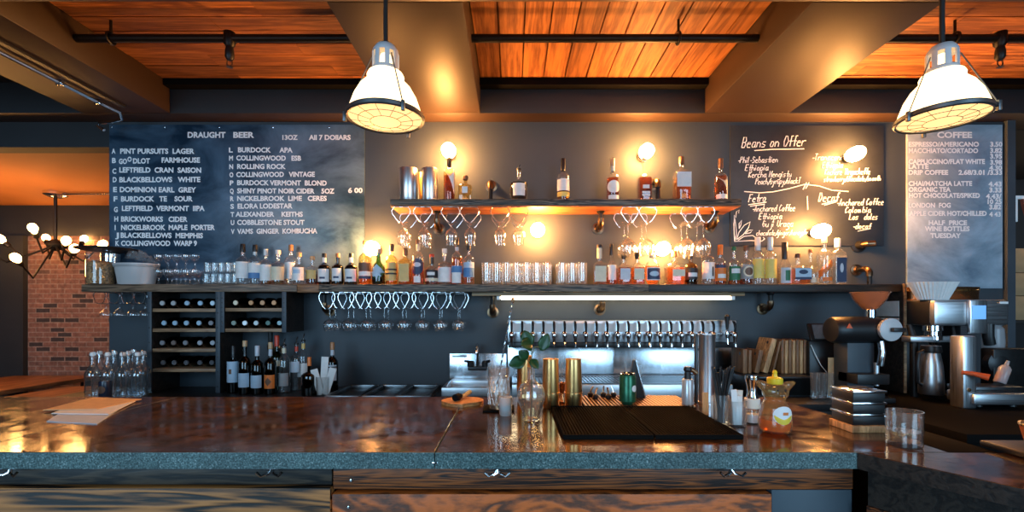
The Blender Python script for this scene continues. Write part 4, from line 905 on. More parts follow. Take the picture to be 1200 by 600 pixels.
# stacked footed glasses and small tumblers at the left
for tier in (0, 1):
    for i in range(5):
        glassware('footed_glass', '%s footed glass from the left in the %s tier beside the plastic tub' % (ORD[i], ('lower', 'upper')[tier]), 'glass', 'coupe', (wx(186, 3.05)+i*0.0595, 3.05, ZS+tier*0.101), 0.100, 0.0290, 'stacked footed glasses')
    for i in range(5):
        glassware('small_tumbler', '%s small tumbler from the left in the %s tier left of the bottles' % (ORD[i], ('lower', 'upper')[tier]), 'glass', 'tumbler', (wx(242, 3.05)+i*0.0465+tier*0.006, 3.05, ZS+tier*0.0735), 0.073, 0.0225, 'stacked small tumblers')
    for i in range(4):
        if tier == 0:
            glassware('footed_glass', '%s footed glass from the left in the back row beside the plastic tub' % ORD[i], 'glass', 'coupe', (wx(192, 3.05)+i*0.0595, 3.125, ZS), 0.100, 0.0290, 'stacked footed glasses')

def wire_rack(label, zc, drop, rows, y0, y1, group, half=0.052):
    """chrome wire rack screwed under a shelf: every row is a channel of two wires with heart shaped ends"""
    t = thing('glass_rack', label, 'rack', (0, 0, zc), group=group)
    for x in rows:
        mb = MB()
        for s in (-1, 1):
            def end(y): return [(x+s*0.012, y, -0.003), (x+s*half*0.80, y, -0.004), (x+s*half, y, -drop*0.28), (x+s*half*0.92, y, -drop*0.48), (x+s*0.026, y, -drop*0.88), (x+s*0.0115, y, -drop)]
            mb.tube(end(y0)+[(x+s*0.0115, y, -drop) for y in (y0+0.06, y1-0.06)]+list(reversed(end(y1))), 0.0026, 6)
        mb.tube([(x-half*0.8, y0, -0.003), (x+half*0.8, y0, -0.003)], 0.0026, 6)
        mb.tube([(x-half*0.8, y1, -0.003), (x+half*0.8, y1, -0.003)], 0.0026, 6)
        mb.build('wire_channel', M['wire'], t)
    return t
def hang(kind, name, what, rows, Ds, zc, drop, h, r, where, group):
    for i, x in enumerate(rows):
        for j, D in enumerate(Ds):
            lab = '%s %s from the left%s, %s' % (ORD[i], what, '' if len(Ds) == 1 else (' in the %s row' % ('front', 'back')[j]), where)
            # upside down: the foot lies on the wires
            glassware(name, lab, 'glass', kind, (x, D, zc-drop+0.0028+0.0005-(h-0.0001)+0.003), h, r, group, flip=True)
zl = ZS-TH
rows8 = [wx(p, 3.0) for p in (386.5, 408.5, 429, 450.5, 472, 494, 515.5, 537)]
wire_rack('long chrome wire glass rack under the long shelf left of the taps', zl, 0.108, rows8, 2.955, 3.165, 'wire glass racks')
hang('wine', 'wine_glass', 'wine glass', rows8, (3.0, 3.095), zl, 0.108, 0.150, 0.040, 'long rack below the shelf', 'wine glasses below the long shelf')
zu = ZU-0.048
for k, (ps, lab) in enumerate((((472, 497), 'chrome wire rack with two rows of tulip glasses, leftmost under the upper shelf'), ((529, 551), 'chrome wire rack holding two tulip glasses right of the first pipe bracket'), ((586, 608), 'chrome wire rack holding two tulip glasses left of the round wall bulb'))):
    rw = [wx(p, 3.0) for p in ps]
    wire_rack(lab, zu, 0.100, rw, 2.955, 3.165, 'wire glass racks', 0.060)
    hang('tulip', 'tulip_glass', 'tulip glass', rw, (3.0, 3.09) if k == 0 else (3.0,), zu, 0.100, 0.150, 0.041, '%s rack under the upper shelf' % ('leftmost', 'second', 'third')[k], 'tulip glasses under the upper shelf')
for k, (ps, lab) in enumerate((((736, 757), 'chrome wire rack of large wine glasses left of the lower right wall bulb'), ((805, 824), 'chrome wire rack of large wine glasses at the right end of the upper shelf'))):
    rw = [wx(p, 3.0) for p in ps]
    wire_rack(lab, zu, 0.100, rw, 2.955, 3.165, 'wire glass racks', 0.056)
    hang('wine', 'wine_glass', 'large wine glass', rw, (3.0, 3.10), zu, 0.100, 0.215, 0.049, ('rack by the lower bulb', 'rack at the shelf end')[k], 'large wine glasses under the upper shelf')
rw = [wx(p, 3.0) for p in (124, 140, 156, 170)]
wire_rack('chrome wire glass rack under the far left end of the long shelf', zl, 0.075, rw, 2.955, 3.165, 'wire glass racks', 0.040)
hang('coupe', 'cocktail_glass', 'cocktail glass', rw, (3.0,), zl, 0.075, 0.085, 0.034, 'hanging under the far left shelf end', 'cocktail glasses under the far left shelf')

# ------------------------------------------------------------------ left end of the long shelf
jx = wx(118, 3.03)
t = thing('glass_jar', 'glass jar of brown granola at the far left end of the long shelf', 'jar', (jx, 3.03, ZS))
MB().lathe([(0, 0), (0.070, 0), (0.076, 0.006), (0.076, 0.20), (0.070, 0.222), (0.066, 0.222)], 28).build('jar_glass', M['clear'], t)
gm = MB(); gm.lathe([(0, 0.006), (0.072, 0.006), (0.073, 0.14), (0.05, 0.155), (0, 0.16)], 24); gm.build('granola', plain('granola', (0.36, 0.19, 0.07), 0.8, var=0.8, vscale=90, bump=1.0), t)
tr = thing('black_tray', 'black round tray lying on the granola jar and steel canister', 'tray', (wx(126, 3.04), 3.04, ZS+0.2225))
MB().lathe([(0, 0), (0.135, 0), (0.165, 0.006), (0.170, 0.016), (0.164, 0.016), (0.135, 0.008), (0, 0.006)], 36).build('tray_body', M['black'], tr)
t = thing('steel_canister', 'shiny steel canister between the granola jar and the plastic tub', 'canister', (wx(129, 3.12), 3.125, ZS))
MB().lathe([(0, 0), (0.052, 0), (0.054, 0.004), (0.054, 0.215), (0.050, 0.219), (0.046, 0.219), (0.046, 0.20), (0, 0.20)], 28).build('canister_body', M['chrome'], t)
MB().lathe([(0.054, 0.19), (0.056, 0.192), (0.056, 0.20), (0.054, 0.202)], 28).build('rim_band', M['chrome'], t)
t = thing('plastic_tub', 'grey oval plastic tub heaped with cling film on the long shelf', 'tub', (wx(160, 3.05), 3.05, ZS))
MB().lathe([(0, 0), (0.105, 0), (0.113, 0.006), (0.134, 0.126), (0.143, 0.128), (0.143, 0.140), (0.136, 0.140), (0.127, 0.13), (0.106, 0.010), (0, 0.008)], 32, None, [2]*10, 1.0, 0.62).build('tub_body', plain('grey_plastic', (0.50, 0.50, 0.50), 0.4), t)
MB().lathe([(0.1375, 0.116), (0.1405, 0.118), (0.1405, 0.126), (0.1375, 0.126)], 32, None, None, 1.0, 0.62).build('rim', plain('grey_plastic_rim', (0.36, 0.36, 0.36), 0.4), t)
tb = MB()
for q in range(3): tb.box(-0.085, -0.045+q*0.008, -0.0745-0.001, -0.0735, 0.05+q*0.018, 0.052+q*0.018)
film = MB(); rnd = random.Random(3)
for k in range(9):
    cx, cz = rnd.uniform(-0.06, 0.08), rnd.uniform(0.0, 0.06)
    n = 7; pts = []
    g = [[(cx+0.045*math.cos(a)*q*rnd.uniform(.6, 1.2), 0.03*math.sin(a)*q*rnd.uniform(.6, 1.2), 0.145+cz+0.05*(1-q)*rnd.uniform(.4, 1.4)) for a in [2*PI*i/n for i in range(n)]] for q in (0.25, 0.6, 1.0)]
    vs = [p for ring in g for p in ring]; fs = [tuple(range(n))]+[(a*n+i, a*n+(i+1) % n, (a+1)*n+(i+1) % n, (a+1)*n+i) for a in (0, 1) for i in range(n)]
    film._add(vs, fs)
tag(film.build('cling_film', glass('crumpled_film', (0.85, 0.88, 0.90), 1.5, 1.8, 0.12, milky=0.18), smooth=False, loc=(wx(163, 3.05), 3.05, ZS)), 'crumpled clear cling film heaped on the grey plastic tub', 'plastic film')

# ------------------------------------------------------------------ wine rack
def rack_unit(px0, px1, z0, shelves, name, label):
    x0, x1 = wx(px0, SF), wx(px1, SF); z1 = ZS-TH
    t = thing(name, label, 'wine rack', (0, 0, 0))
    for a in (x0, x1-0.022): MB().box(a, a+0.022, SF, WALL, z0, z1, bev=0.002).build('side_panel', M['darkwood'], t)
    for a in (x0, x1-0.022): MB().box(a-0.003, a+0.025, SF-0.008, SF-0.0002, z0, z1, bev=0.001).build('steel_strip', M['steelblue'], t)
    ho = MB()
    for k in range(7):
        for a in (x0+0.011, x1-0.011):
            z = z0+0.04+k*(z1-z0-0.08)/6; ho.lathe([(0, 0), (0.004, 0), (0.004, 0.002), (0, 0.0025)], 8, T(a, SF-0.008, z) @ RX(PI/2))
    ho.build('screws', M['black'], t)
    out = []
    for py in shelves:
        zt = wz(py, SF); MB().box(x0+0.023, x1-0.023, SF+0.002, WALL-0.003, zt-0.022, zt, bev=0.002).build('rack_shelf', M['rackwood'], t); out.append(zt)
    return t, out
rk1, sh1 = rack_unit(174, 258, 0.90, (361.5, 385, 408.5, 432), 'wine_rack', 'left wine rack unit with four rows of bottles beside the clear swing top bottles')
rk2, sh2 = rack_unit(259, 335.5, wz(389.5, SF), (361, 385), 'wine_rack', 'short right wine rack unit with two rows of bottles above standing wine')
wb_mesh = {}
def lying_wine(px, z, label, capcol, D=2.985):
    x = wx(px, D); r = 0.0345
    t = thing('wine_bottle', label, 'bottle', (x, D, z+r), group='wine bottles lying in the racks')
    if 'g' not in wb_mesh:
        p = [(0, 0.206), (r*0.9, 0.206), (r, 0.20), (r, 0.075), (r*0.9, 0.062), (0.016, 0.030), (0.0145, 0.0), (0, 0.0)]
        wb_mesh['g'] = MB().lathe(p, 20, RX(-PI/2)).build('bottle_glass', M['winedark'], t).data
        wb_mesh['c'] = None
    else:
        o = bpy.data.objects.new('bottle_glass', wb_mesh['g']); C.objects.link(o); o.parent = t
    MB().lathe([(0, -0.002), (0.0145, -0.002), (0.0162, 0.001), (0.0162, 0.006), (0.0150, 0.007)], 16, RX(-PI/2)).build('capsule', paint(capcol, 0.3, 0.3), t)
BLU, GRY, DIM = (0.42, 0.60, 0.75), (0.26, 0.26, 0.28), (0.10, 0.10, 0.11)
rowsL = [((190, 203, 219, 234.5, 249), ((.55, .55, .55), (.5, .5, .5), BLU, BLU, (.6, .75, .85))), ((192, 204.8, 218.3, 233, 247), (BLU, BLU, BLU, BLU, GRY)), ((190, 203.2, 217, 234, 249), (GRY, (.2, .15, .13), GRY, (.4, .42, .46), (.4, .42, .46))), ((191, 204, 218, 234, 248), (DIM,)*5)]
RN = ('top', 'second', 'third', 'bottom')
for rI, (ps, cs) in enumerate(rowsL):
    for i, (p, c) in enumerate(zip(ps, cs)): lying_wine(p, sh1[rI], 'wine bottle lying %s from the left in the %s row of the left rack' % (ORD[i], RN[rI]), c)
rowsR = [((276, 294, 307.5, 321), ((.75, .62, .45), (.50, .24, .10), (.45, .22, .10), (.45, .20, .08))), ((273.8, 286.8, 300, 314, 327.5), ((.25, .3, .25), (.85, .92, .95), (.5, .55, .55), (.06, .12, .10), (.2, .3, .32)))]
for rI, (ps, cs) in enumerate(rowsR):
    for i, (p, c) in enumerate(zip(ps, cs)): lying_wine(p, sh2[rI], 'wine bottle lying %s from the left in the %s row of the short rack' % (ORD[i], ('top', 'bottom')[rI]), c)

# ------------------------------------------------------------------ back counter
ZC = 0.90
bc = thing('back_counter', 'dark back counter under the wall shelves', 'counter')
MB().box(XL, 1.92, 2.58, WALL-0.001, ZC-0.04, ZC, bev=0.004).build('worktop', M['black'], bc)
MB().box(XL+0.01, 1.92, 2.62, WALL-0.001, 0.0, ZC-0.04).build('cabinet_body', M['darkwood'], bc)
rc = thing('coffee_counter', 'dark deeper counter under the coffee brewer at right', 'counter')
MB().box(1.925, 4.3, 1.95, WALL-0.031, ZC-0.04, ZC, bev=0.004).build('worktop', M['blackmatte'], rc)
MB().box(1.935, 4.3, 2.0, WALL-0.031, 0.0, ZC-0.04).build('cabinet_body', M['blackmatte'], rc)
# standing wine and spirit bottles
WG = 'wine and spirit bottles standing on the back counter'
def stand(px, pytop, wpx, label, D=2.95, **kw):
    h = wz(pytop, D)-ZC; r = wpx*0.5*D/F
    kw.setdefault('group', WG); kw.setdefault('style', 'bordeaux'); kw.setdefault('shoulder', .58)
    return bottle('wine_bottle', label, 'bottle', wx(px, D), D, ZC, h, r, **kw)
stand(273.5, 405, 13, 'dark wine bottle with tall white label, leftmost on the back counter', glassc='wine', liq=None, cap='black', caph=.2, labels=[(R_, 'ltblue', .45, .8, .22), (R_, 'brown', .46, .15, .05)])
stand(287, 399, 13.5, 'dark wine bottle with cork and low white label on the back counter', D=2.9, glassc='wine', liq=None, cap='cork', caph=.09, labels=[(R_, 'ltblue', .27, .75, .13)])
stand(301.5, 405, 13.5, 'dark wine bottle with pale neck wrap beside the corked one', D=2.9, glassc='wine', liq=None, cap='silver', caph=.17, labels=[(R_, 'ltblue', .27, .75, .13)])
stand(317, 401, 13, 'dark wine bottle with orange patterned label on the back counter', D=2.9, glassc='wine', liq=None, cap='cork', caph=.10, labels=[(R_, 'orange', .25, .75, .13), ('diamond', 'brown', .25, .4, .08)], neckfoil='silver')
stand(324.5, 393, 13.5, 'green bottle with red capsule standing behind the orange labelled wine', D=3.04, glassc='green', liq='dark', cap='red', caph=.16, labels=[(R_, 'cream', .50, .6, .05)])
stand(333, 397, 13.5, 'clear bottle with steel pour spout and cream neck label', D=2.96, liq='clear', pourer=True, labels=[(R_, 'grey', .25, .7, .12)], neckfoil='cream')
stand(347.5, 395, 12, 'clear bottle with steel pour spout, left one behind the orange capped bottle', D=3.03, liq='clear', pourer=True, labels=[(R_, 'silver', .45, .6, .1)], neckfoil='red')
stand(355.5, 391, 13, 'tallest bottle with steel pour spout and gold neck band', D=3.06, liq='amber', pourer=True, labels=[(R_, 'white', .36, .7, .12)], neckfoil='gold')
stand(362.5, 418.5, 18, 'stout black bottle with orange cap among the back counter bottles', D=2.86, glassc='black', liq=None, cap='orange', caph=.18, shoulder=.5, neck=.2, style='round')
stand(389.5, 401, 13, 'dark bottle with white label, rightmost on the back counter', D=3.0, glassc='wine', liq=None, cap='copper', caph=.12, labels=[(R_, 'silver', .36, .7, .13), (R_, 'silver', .53, .7, .015)], neckfoil='silver')
t = thing('folded_cards', 'white folded cards standing in a glass before the rightmost back counter bottle', 'cards', (wx(379, 2.84), 2.84, ZC))
MB().lathe([(0, 0), (0.036, 0), (0.040, 0.01), (0.044, 0.12), (0.041, 0.12), (0.036, 0.012), (0, 0.01)], 20).build('glass_cup', M['clear2'], t)
for a, tx, hh, q in ((-0.28, -0.012, 0.17, 0.0), (0.05, -0.006, 0.24, 0.012), (0.30, 0.012, 0.18, -0.010)):
    MB().box(-0.022, 0.022, -0.003, 0.003, 0.012, hh, T(tx, q, 0) @ RY(a), bev=0.001).build('card', M['paper'], t)
# swing-top bottles at the far left
SG = 'clear swing top bottles on the back counter'
sw0 = None
for i, (px, D, py) in enumerate(((109, 2.80, 0), (117, 2.89, 0), (126.5, 2.80, 0), (134, 2.89, 0), (144, 2.80, 0), (151, 2.89, 0), (156.5, 2.978, 0), (161.5, 2.80, 0), (168, 2.89, 0))):
    lab = 'clear swing top bottle, %s from the left in the cluster by the wine rack' % ORD[i]
    loc = (wx(px, D), D, ZC)
    if sw0 is None:
        sw0 = thing('swing_top_bottle', lab, 'bottle', loc, 0, SG)
        r, h = 0.041, 0.265
        MB().lathe([(0, 0.004), (r*.85, 0), (r, .008), (r, .13), (r*.95, .15), (r*.6, .178), (.016, .195), (.0145, .24), (.017, .243), (.017, .252), (.012, .252), (.012, .20), (r*.55, .175), (r*.9, .148), (r*.93, .13), (r*.93, .012), (0, .010)], 20).build('bottle_glass', GL['blue'], sw0)
        MB().lathe([(0, .250), (.015, .252), (.0155, .262), (.011, .272), (0, .274)], 14).build('stopper', M['white'], sw0)
        MB().tube([(-.019, 0, .225), (-.021, -.004, .26), (-.012, -.006, .277), (.012, -.006, .277), (.021, -.004, .26), (.019, 0, .225), (.012, -.016, .222), (-.012, -.016, .222)], 0.0018, 6, True).build('wire_bail', M['wire'], sw0)
        base0 = sw0
    else:
        dup(base0, loc, random.uniform(-1, 1), lab, SG)
t = thing('dark_jar', 'small dark blue jar in front of the swing top bottles', 'jar', (wx(123.5, 2.70), 2.70, ZC))
MB().lathe([(0, 0), (0.028, 0), (0.031, 0.006), (0.031, 0.105), (0.028, 0.115), (0, 0.115)], 20).build('jar_body', plain('dark_blue_glaze', (0.02, 0.03, 0.06), 0.25), t)
MB().patch(ell(0.022, 0.022), 0.031, 0.065).build('label', paint(COL['brown']), t, normals=False)
# hand sink
t = thing('hand_sink', 'stainless hand sink with backsplash and black faucet on the back counter', 'sink', (wx(560, 3.17), 3.17, ZC))
hw = 33.5*3.17/F
MB().box(-hw, hw, 0.004, 0.028, 0.0, wz(414, 3.17)-ZC, bev=0.004).build('backsplash', M['steel_h'], t)
bs = MB(); bs.box(-hw, hw, -0.36, -0.335, 0, 0.055, bev=0.004); bs.box(-hw, -hw+0.025, -0.335, 0.003, 0, 0.055, bev=0.004); bs.box(hw-0.025, hw, -0.335, 0.003, 0, 0.055, bev=0.004); bs.box(-hw, hw, -0.06, 0.003, 0, 0.055, bev=0.004); bs.box(-hw, hw, -0.335, -0.06, 0, 0.006)
bs.build('basin', M['steel_x'], t)
fc = MB(); fc.box(-0.065, 0.065, -0.05, 0.004, 0.12, 0.145, bev=0.005)
for s in (-1, 1): fc.lathe([(0, 0), (0.02, 0), (0.022, 0.03), (0.014, 0.04), (0, 0.042)], 12, T(s*0.05, -0.025, 0.143)); fc.tube([(s*0.05, -0.025, 0.175), (s*0.085, -0.05, 0.185)], 0.008, 8)
fc.build('faucet_valve', M['black'], t)
MB().tube([(0, -0.02, 0.145), (0, -0.02, 0.25), (0, -0.03, 0.28), (0, -0.06, 0.295), (0, -0.10, 0.285), (0, -0.115, 0.25), (0, -0.115, 0.235)], 0.011, 10).build('spout', M['chrome'], t)
MB().box(-hw+0.02, -hw+0.12, -0.001, 0.0035, 0.205, 0.225, bev=0.001).build('name_plate', M['steel_x'], t)
for i, px in enumerate((415, 455, 492)):
    t = thing('bar_sink', '%s dark steel sink basin from the left sunk in the back counter' % ORD[i], 'sink', (wx(px, 2.9), 2.9, ZC), group='row of sink basins')
    a = 0.100; s_ = MB()
    s_.box(-a, a, -0.22, -0.20, 0, 0.03, bev=0.004); s_.box(-a, a, 0.18, 0.20, 0, 0.03, bev=0.004); s_.box(-a, -a+0.02, -0.20, 0.18, 0, 0.03, bev=0.004); s_.box(a-0.02, a, -0.20, 0.18, 0, 0.03, bev=0.004); s_.box(-a+.02, a-.02, -0.2, 0.18, 0, 0.004)
    s_.build('basin', steel('dark_steel', (0.22, 0.23, 0.24), 0.3, 0) if i == 0 else M['dsteel'], t)
    if i == 0: M['dsteel'] = t.children[0].data.materials[0]

# ------------------------------------------------------------------ beer taps
TD = 2.98
tt = thing('tap_rail', 'long stainless beer tap rail with a row of faucets on the back wall', 'beer taps', (0, 0, 0))
tx0, tx1 = wx(595, TD), wx(863, TD)
z1, z0, zb = wz(375.5, TD), wz(401, TD), wz(407.5, TD)
MB().box(tx0, tx1, TD, 3.168, z0, z1, bev=0.004).build('rail_body', M['steel_x'], tt)
MB().box(tx0+0.004, tx1-0.02, TD-0.004, 3.168, zb, z0-0.0005, bev=0.003).build('drip_guard', M['black'], tt)
fm = None; cm = None
for k in range(22):
    px = 599.5+12.33*k
    if k == 20: continue
    x = wx(px, TD-0.02)
    if fm is None:
        f = MB()
        f.lathe([(0, 0), (0.016, 0), (0.016, 0.012), (0.011, 0.016), (0.011, 0.05), (0, 0.05)], 14, T(0, 0, -0.030) @ RX(PI/2))
        f.lathe([(0, 0.0), (0.0085, 0.0), (0.010, 0.004), (0.010, 0.025), (0.013, 0.030), (0.016, 0.042), (0.016, 0.055), (0.012, 0.064), (0.008, 0.068), (0, 0.068)], 14, T(0, -0.050, -0.086))
        f.tube([(0, -0.048, -0.07), (0, -0.056, -0.095), (0, -0.058, -0.112)], 0.0075, 10)
        fo = f.build('faucet', M['chrome'], tt); fm = fo.data
        g = MB(); g.tube([(0, -0.050, -0.02), (0, -0.056, 0.005), (0, -0.052, 0.030), (0, -0.040, 0.044), (0, -0.024, 0.048)], [0.006, 0.0075, 0.0085, 0.008, 0.005], 10)
        lo = g.build('tap_lever', M['iron'], fo); gm_ = lo.data
    else:
        fo = bpy.data.objects.new('faucet', fm); C.objects.link(fo); fo.parent = tt
        lo = bpy.data.objects.new('tap_lever', gm_); C.objects.link(lo); lo.parent = fo
    zz = z1-0.055
    fo.location = (x, TD, zz)
    if k < 19:
        xc = wx(px+6.2, TD); hwc = 4.9*TD/F
        MB().box(xc-hwc, xc+hwc, TD-0.004, TD-0.0005, wz(389, TD), wz(379, TD), bev=0.0005).build('label_card', M['white'], tt)
# the one tall black handle
xh = wx(852, TD-0.05)
h = MB(); h.lathe([(0, 0), (0.007, 0), (0.010, 0.03), (0.016, 0.075), (0.017, 0.085), (0.010, 0.095), (0, 0.097)], 14, T(xh, TD-0.05, wz(386, TD)))
o = h.build('tap_handle', M['black'], tt); o['label'] = 'tall black tap handle'
h = MB(); h.lathe([(0, 0), (0.009, 0), (0.012, 0.012), (0.015, 0.03), (0.010, 0.05), (0, 0.05)], 14, T(xh, TD-0.05, wz(396, TD))); h.tube([(xh, TD, wz(391, TD)), (xh, TD-0.05, wz(391, TD))], 0.010, 10); h.tube([(xh, TD-0.05, wz(395, TD)), (xh, TD-0.058, wz(403, TD))], 0.007, 10)
h.build('faucet', M['chrome'], tt)
bs = thing('steel_backsplash', 'stainless backsplash with drip tray under the beer taps', 'backsplash', (0, 0, 0))
xm = wx(719, 3.17)
MB().box(wx(595, 3.17), xm-0.001, 3.17, WALL-0.001, 0.90, wz(404, 3.17), bev=0.002).build('steel_sheet', M['steel_h'], bs)
MB().box(xm+0.001, wx(858, 3.17), 3.17, WALL-0.001, 0.90, wz(404, 3.17), bev=0.002).build('steel_sheet', M['steel_h'], bs)
dt = MB(); dx0, dx1 = wx(600, 2.9), wx(850, 2.9)
dt.box(dx0, dx1, 2.80, 3.168, 0.90, 0.975, bev=0.003); dt.build('drip_tray', M['steel_x'], bs)
gr = MB(); n = 60
for k in range(n): x = dx0+0.02+(dx1-dx0-0.04)*k/(n-1); gr.box(x-0.004, x+0.004, 2.825, 3.12, 0.9752, 0.981)
gr.box(dx0+0.01, dx1-0.01, 2.815, 2.825, 0.9752, 0.983); gr.box(dx0+0.01, dx1-0.01, 3.12, 3.13, 0.9752, 0.983)
gr.build('drip_grate', M['dsteel'], bs)

# ------------------------------------------------------------------ things on the back counter, right
bx = thing('black_riser', 'black box riser under the wooden boards on the back counter', 'box', (wx(915, 2.9), 2.9, ZC))
MB().box(-0.27, 0.148, -0.10, 0.25, 0, 0.125, bev=0.006).build('box_body', M['black'], bx)
MB().box(-0.26, 0.14, -0.104, -0.1005, 0.012, 0.115, bev=0.001).build('front_panel', M['blackmatte'], bx)
zr = ZC+0.125
BG = 'wooden boards standing on the black riser'
def leaning(px, D, w_, hh, lean, m, label, dep=0.16):
    t = thing('wooden_board', label, 'board', (wx(px, D), D, zr), group=BG)
    mb = MB(); mb.box(-w_/2, w_/2, 0, dep, 0, hh, T(0, 0, abs(math.sin(lean))*w_/2) @ RY(lean), bev=0.004)
    mb.build('board_body', m, t)
    hb_ = MB(); hb_.lathe([(0, 0), (0.010, 0), (0.010, 0.001), (0, 0.001)], 12, T(0, 0, abs(math.sin(lean))*w_/2) @ RY(lean) @ T(-w_/2, 0.04, hh-0.03) @ RY(-PI/2)); hb_.build('hang_hole', M['black'], t)
leaning(873.5, 2.93, 0.030, 0.155, 0.0, M['cardwood2'], 'dark brown board standing upright, leftmost on the black riser')
leaning(879, 2.93, 0.020, 0.15, 0.02, M['cardwood2'], 'dark brown board just right of the leftmost upright board')
leaning(887.0, 2.93, 0.030, 0.15, 0.20, M['cardwood2'], 'greyish brown board leaning right beside the upright dark boards')
leaning(897, 2.93, 0.034, 0.225, 0.27, M['cardwood'], 'orange brown board leaning right, most tilted on the black riser')
leaning(906, 2.93, 0.014, 0.21, 0.23, M['cardwood2'], 'thin dark board leaning behind the most tilted board')
for i in range(7):
    leaning(917.5+i*4.4, 2.93, 0.019, 0.215-0.004*(i % 2), 0.0, M['cardwood'] if i % 2 else M['cardwood2'], '%s upright board from the left in the packed row at right of the riser' % ORD[i])
t = thing('payment_terminal', 'black terminal with a lit picture screen on the back counter', 'terminal', (wx(968, 2.90), 2.90, ZC))
MB().box(-0.105, 0.10, 0.0, 0.20, 0, 0.335, bev=0.008).build('terminal_base', M['black'], t)
MB().box(-0.09, 0.085, -0.004, 0.012, 0.0, 0.115, T(-0.005, 0, 0.335) @ RX(-0.35), bev=0.004).build('screen_frame', M['black'], t)
MB().box(-0.065, 0.078, -0.0065, -0.0042, 0.012, 0.105, T(-0.005, 0, 0.335) @ RX(-0.35)).build('screen', mat_board('picture_screen', (0.02, 0.04, 0.06), (0.30, 0.42, 0.50), 0.35, 0.7, 0.2), t)
MB().tube([(-0.098, -0.004, 0.31), (-0.075, -0.012, 0.25), (-0.04, -0.014, 0.18), (-0.005, -0.012, 0.14)], 0.0025, 6).build('cord', M['white'], t)
tag(MB().box(wx(970, 2.84), wx(989, 2.84), 2.835, 2.839, ZC, wz(419, 2.84), bev=0.0005).build('note_card', M['tan']), 'tan card leaning on the black terminal', 'card')
for i, px in enumerate((955, 963, 972)):
    glassware('small_tumbler', '%s small glass from the left before the black terminal' % ORD[i], 'glass', 'tumbler', (wx(px, 2.74), 2.74+0.0, ZC), 0.155, 0.026, 'small glasses before the terminal')
# coffee grinder
GD = 2.70
gx = wx(1012, GD)
g = thing('coffee_grinder', 'black coffee grinder with brown hopper under the right end of the long shelf', 'grinder', (gx, GD, ZC))
def gz(py): return wz(py, GD)-ZC
def gxx(px): return wx(px, GD)-gx
MB().box(gxx(995)-0.02, gxx(1034), -0.10, 0.16, 0, 0.03, bev=0.008).build('base', M['black'], g)
MB().box(gxx(996), gxx(1028), 0.02, 0.14, 0.03, gz(402), bev=0.006).build('stand', M['steelblue'], g)
MB().lathe([(0, 0), (0.030, 0), (0.070, 0.006), (0.078, 0.020), (0.080, 0.09), (0.080, 0.28), (0.072, 0.285), (0, 0.285)], 28, T(gxx(979), 0.05, gz(387)) @ RY(PI/2)).build('motor_body', M['black'], g)
MB().lathe([(0, 0), (0.062, 0), (0.066, 0.006), (0.066, 0.026), (0.05, 0.032), (0, 0.032)], 28, T(gxx(1036), -0.026, gz(386)) @ RX(PI/2)).build('dial', plain('dial_grey', (0.62, 0.64, 0.65), 0.35), g)
MB().box(-0.012, 0.060, -0.085, -0.058, -0.012, 0.012, T(gxx(1036), 0, gz(386)), bev=0.004).build('dial_knob', M['black'], g)
MB().prism([(-0.018, -0.013), (0.018, -0.013), (0, 0.017)], 0, 0.002, T(gxx(991), -0.030, gz(382)) @ RX(PI/2)).build('warning_triangle', paint((0.75, 0.14, 0.05)), g)
MB().lathe([(0.030, 0), (0.030, 0.055), (0.024, 0.06), (0.024, 0.0)], 20, T(gxx(1028), 0.05, gz(374))).build('hopper_neck', M['chrome'], g)
MB().lathe([(0.026, 0), (0.045, 0.012), (0.082, 0.060), (0.098, 0.098), (0.102, 0.100), (0.100, 0.106), (0.092, 0.098), (0.078, 0.062), (0.04, 0.018), (0, 0.012)], 28, T(gxx(1027), 0.05, gz(363))).build('hopper', glass('brown_hopper', (0.42, 0.30, 0.22), 1.45, 1.2, 0.1, milky=0.5), g)
MB().tube([(gxx(1029), -0.02, gz(400)), (gxx(1029), -0.03, gz(412)), (gxx(1028), -0.02, gz(428))], 0.018, 12).build('grounds_spout', M['chrome'], g)
MB().tube([(gxx(1027), 0.0, gz(425)), (gxx(1027), 0.0, gz(452))], 0.014, 12).build('stand_rod', M['steel_v'], g)
MB().box(gxx(996), gxx(1033), -0.06, 0.10, gz(449), gz(437), bev=0.004).build('grounds_shelf', M['black'], g)
for i, (z0_, z1_) in enumerate(((1.33, 1.22), (1.21, 1.10))):
    y_ = 3.00+i*0.004
    tag(MB().box(XE-0.004, XE-0.001, 2.97, 3.15, EYE-(353-365)*3.05/F-0.10-0.11*i, EYE-(353-365)*3.05/F-0.11*i).build('pinned_note', M['paper']), ('upper', 'lower')[i]+' sheet of paper pinned to the shelf end panel beside the grinder', 'note', 'pinned notes')
# coffee brewer
br = thing('coffee_brewer', 'stainless coffee brewer with small blue screen under the coffee board', 'coffee machine', (0, 0, 0))
BX0, BX1, BF, BB = 2.522, 2.975, 2.75, 3.10
zt, zbm = wz(351, BF), wz(382, BF)
MB().box(BX0, BX1, BF, BB, zbm, zt, bev=0.022).build('head', M['steel_x'], br)
MB().box(BX0-0.004, BX0+0.03, BF+0.03, BB-0.005, zbm+0.006, zt-0.006, bev=0.008).build('side_panel', M['black'], br)
xs0, xs1 = wx(1135, BF), wx(1151, BF)
MB().box(xs0-0.01, xs1+0.012, BF-0.02, BF+0.002, wz(391, BF), zt-0.003, bev=0.006).build('control_panel', M['steel_v'], br)
MB().box(xs0, xs1, BF-0.024, BF-0.0195, wz(374, BF), wz(358, BF), bev=0.003).build('screen', M['screen'], br)
MB().box(wx(1171, BF), wx(1181, BF), BF-0.003, BF-0.0005, wz(356, BF), wz(353.5, BF)).build('badge', M['white'], br)
MB().box(BX0+0.02, BX1-0.02, BB-0.07, BB, ZC, zbm-0.001, bev=0.01).build('back_column', M['black'], br)
gx0 = wx(1098, 2.79)
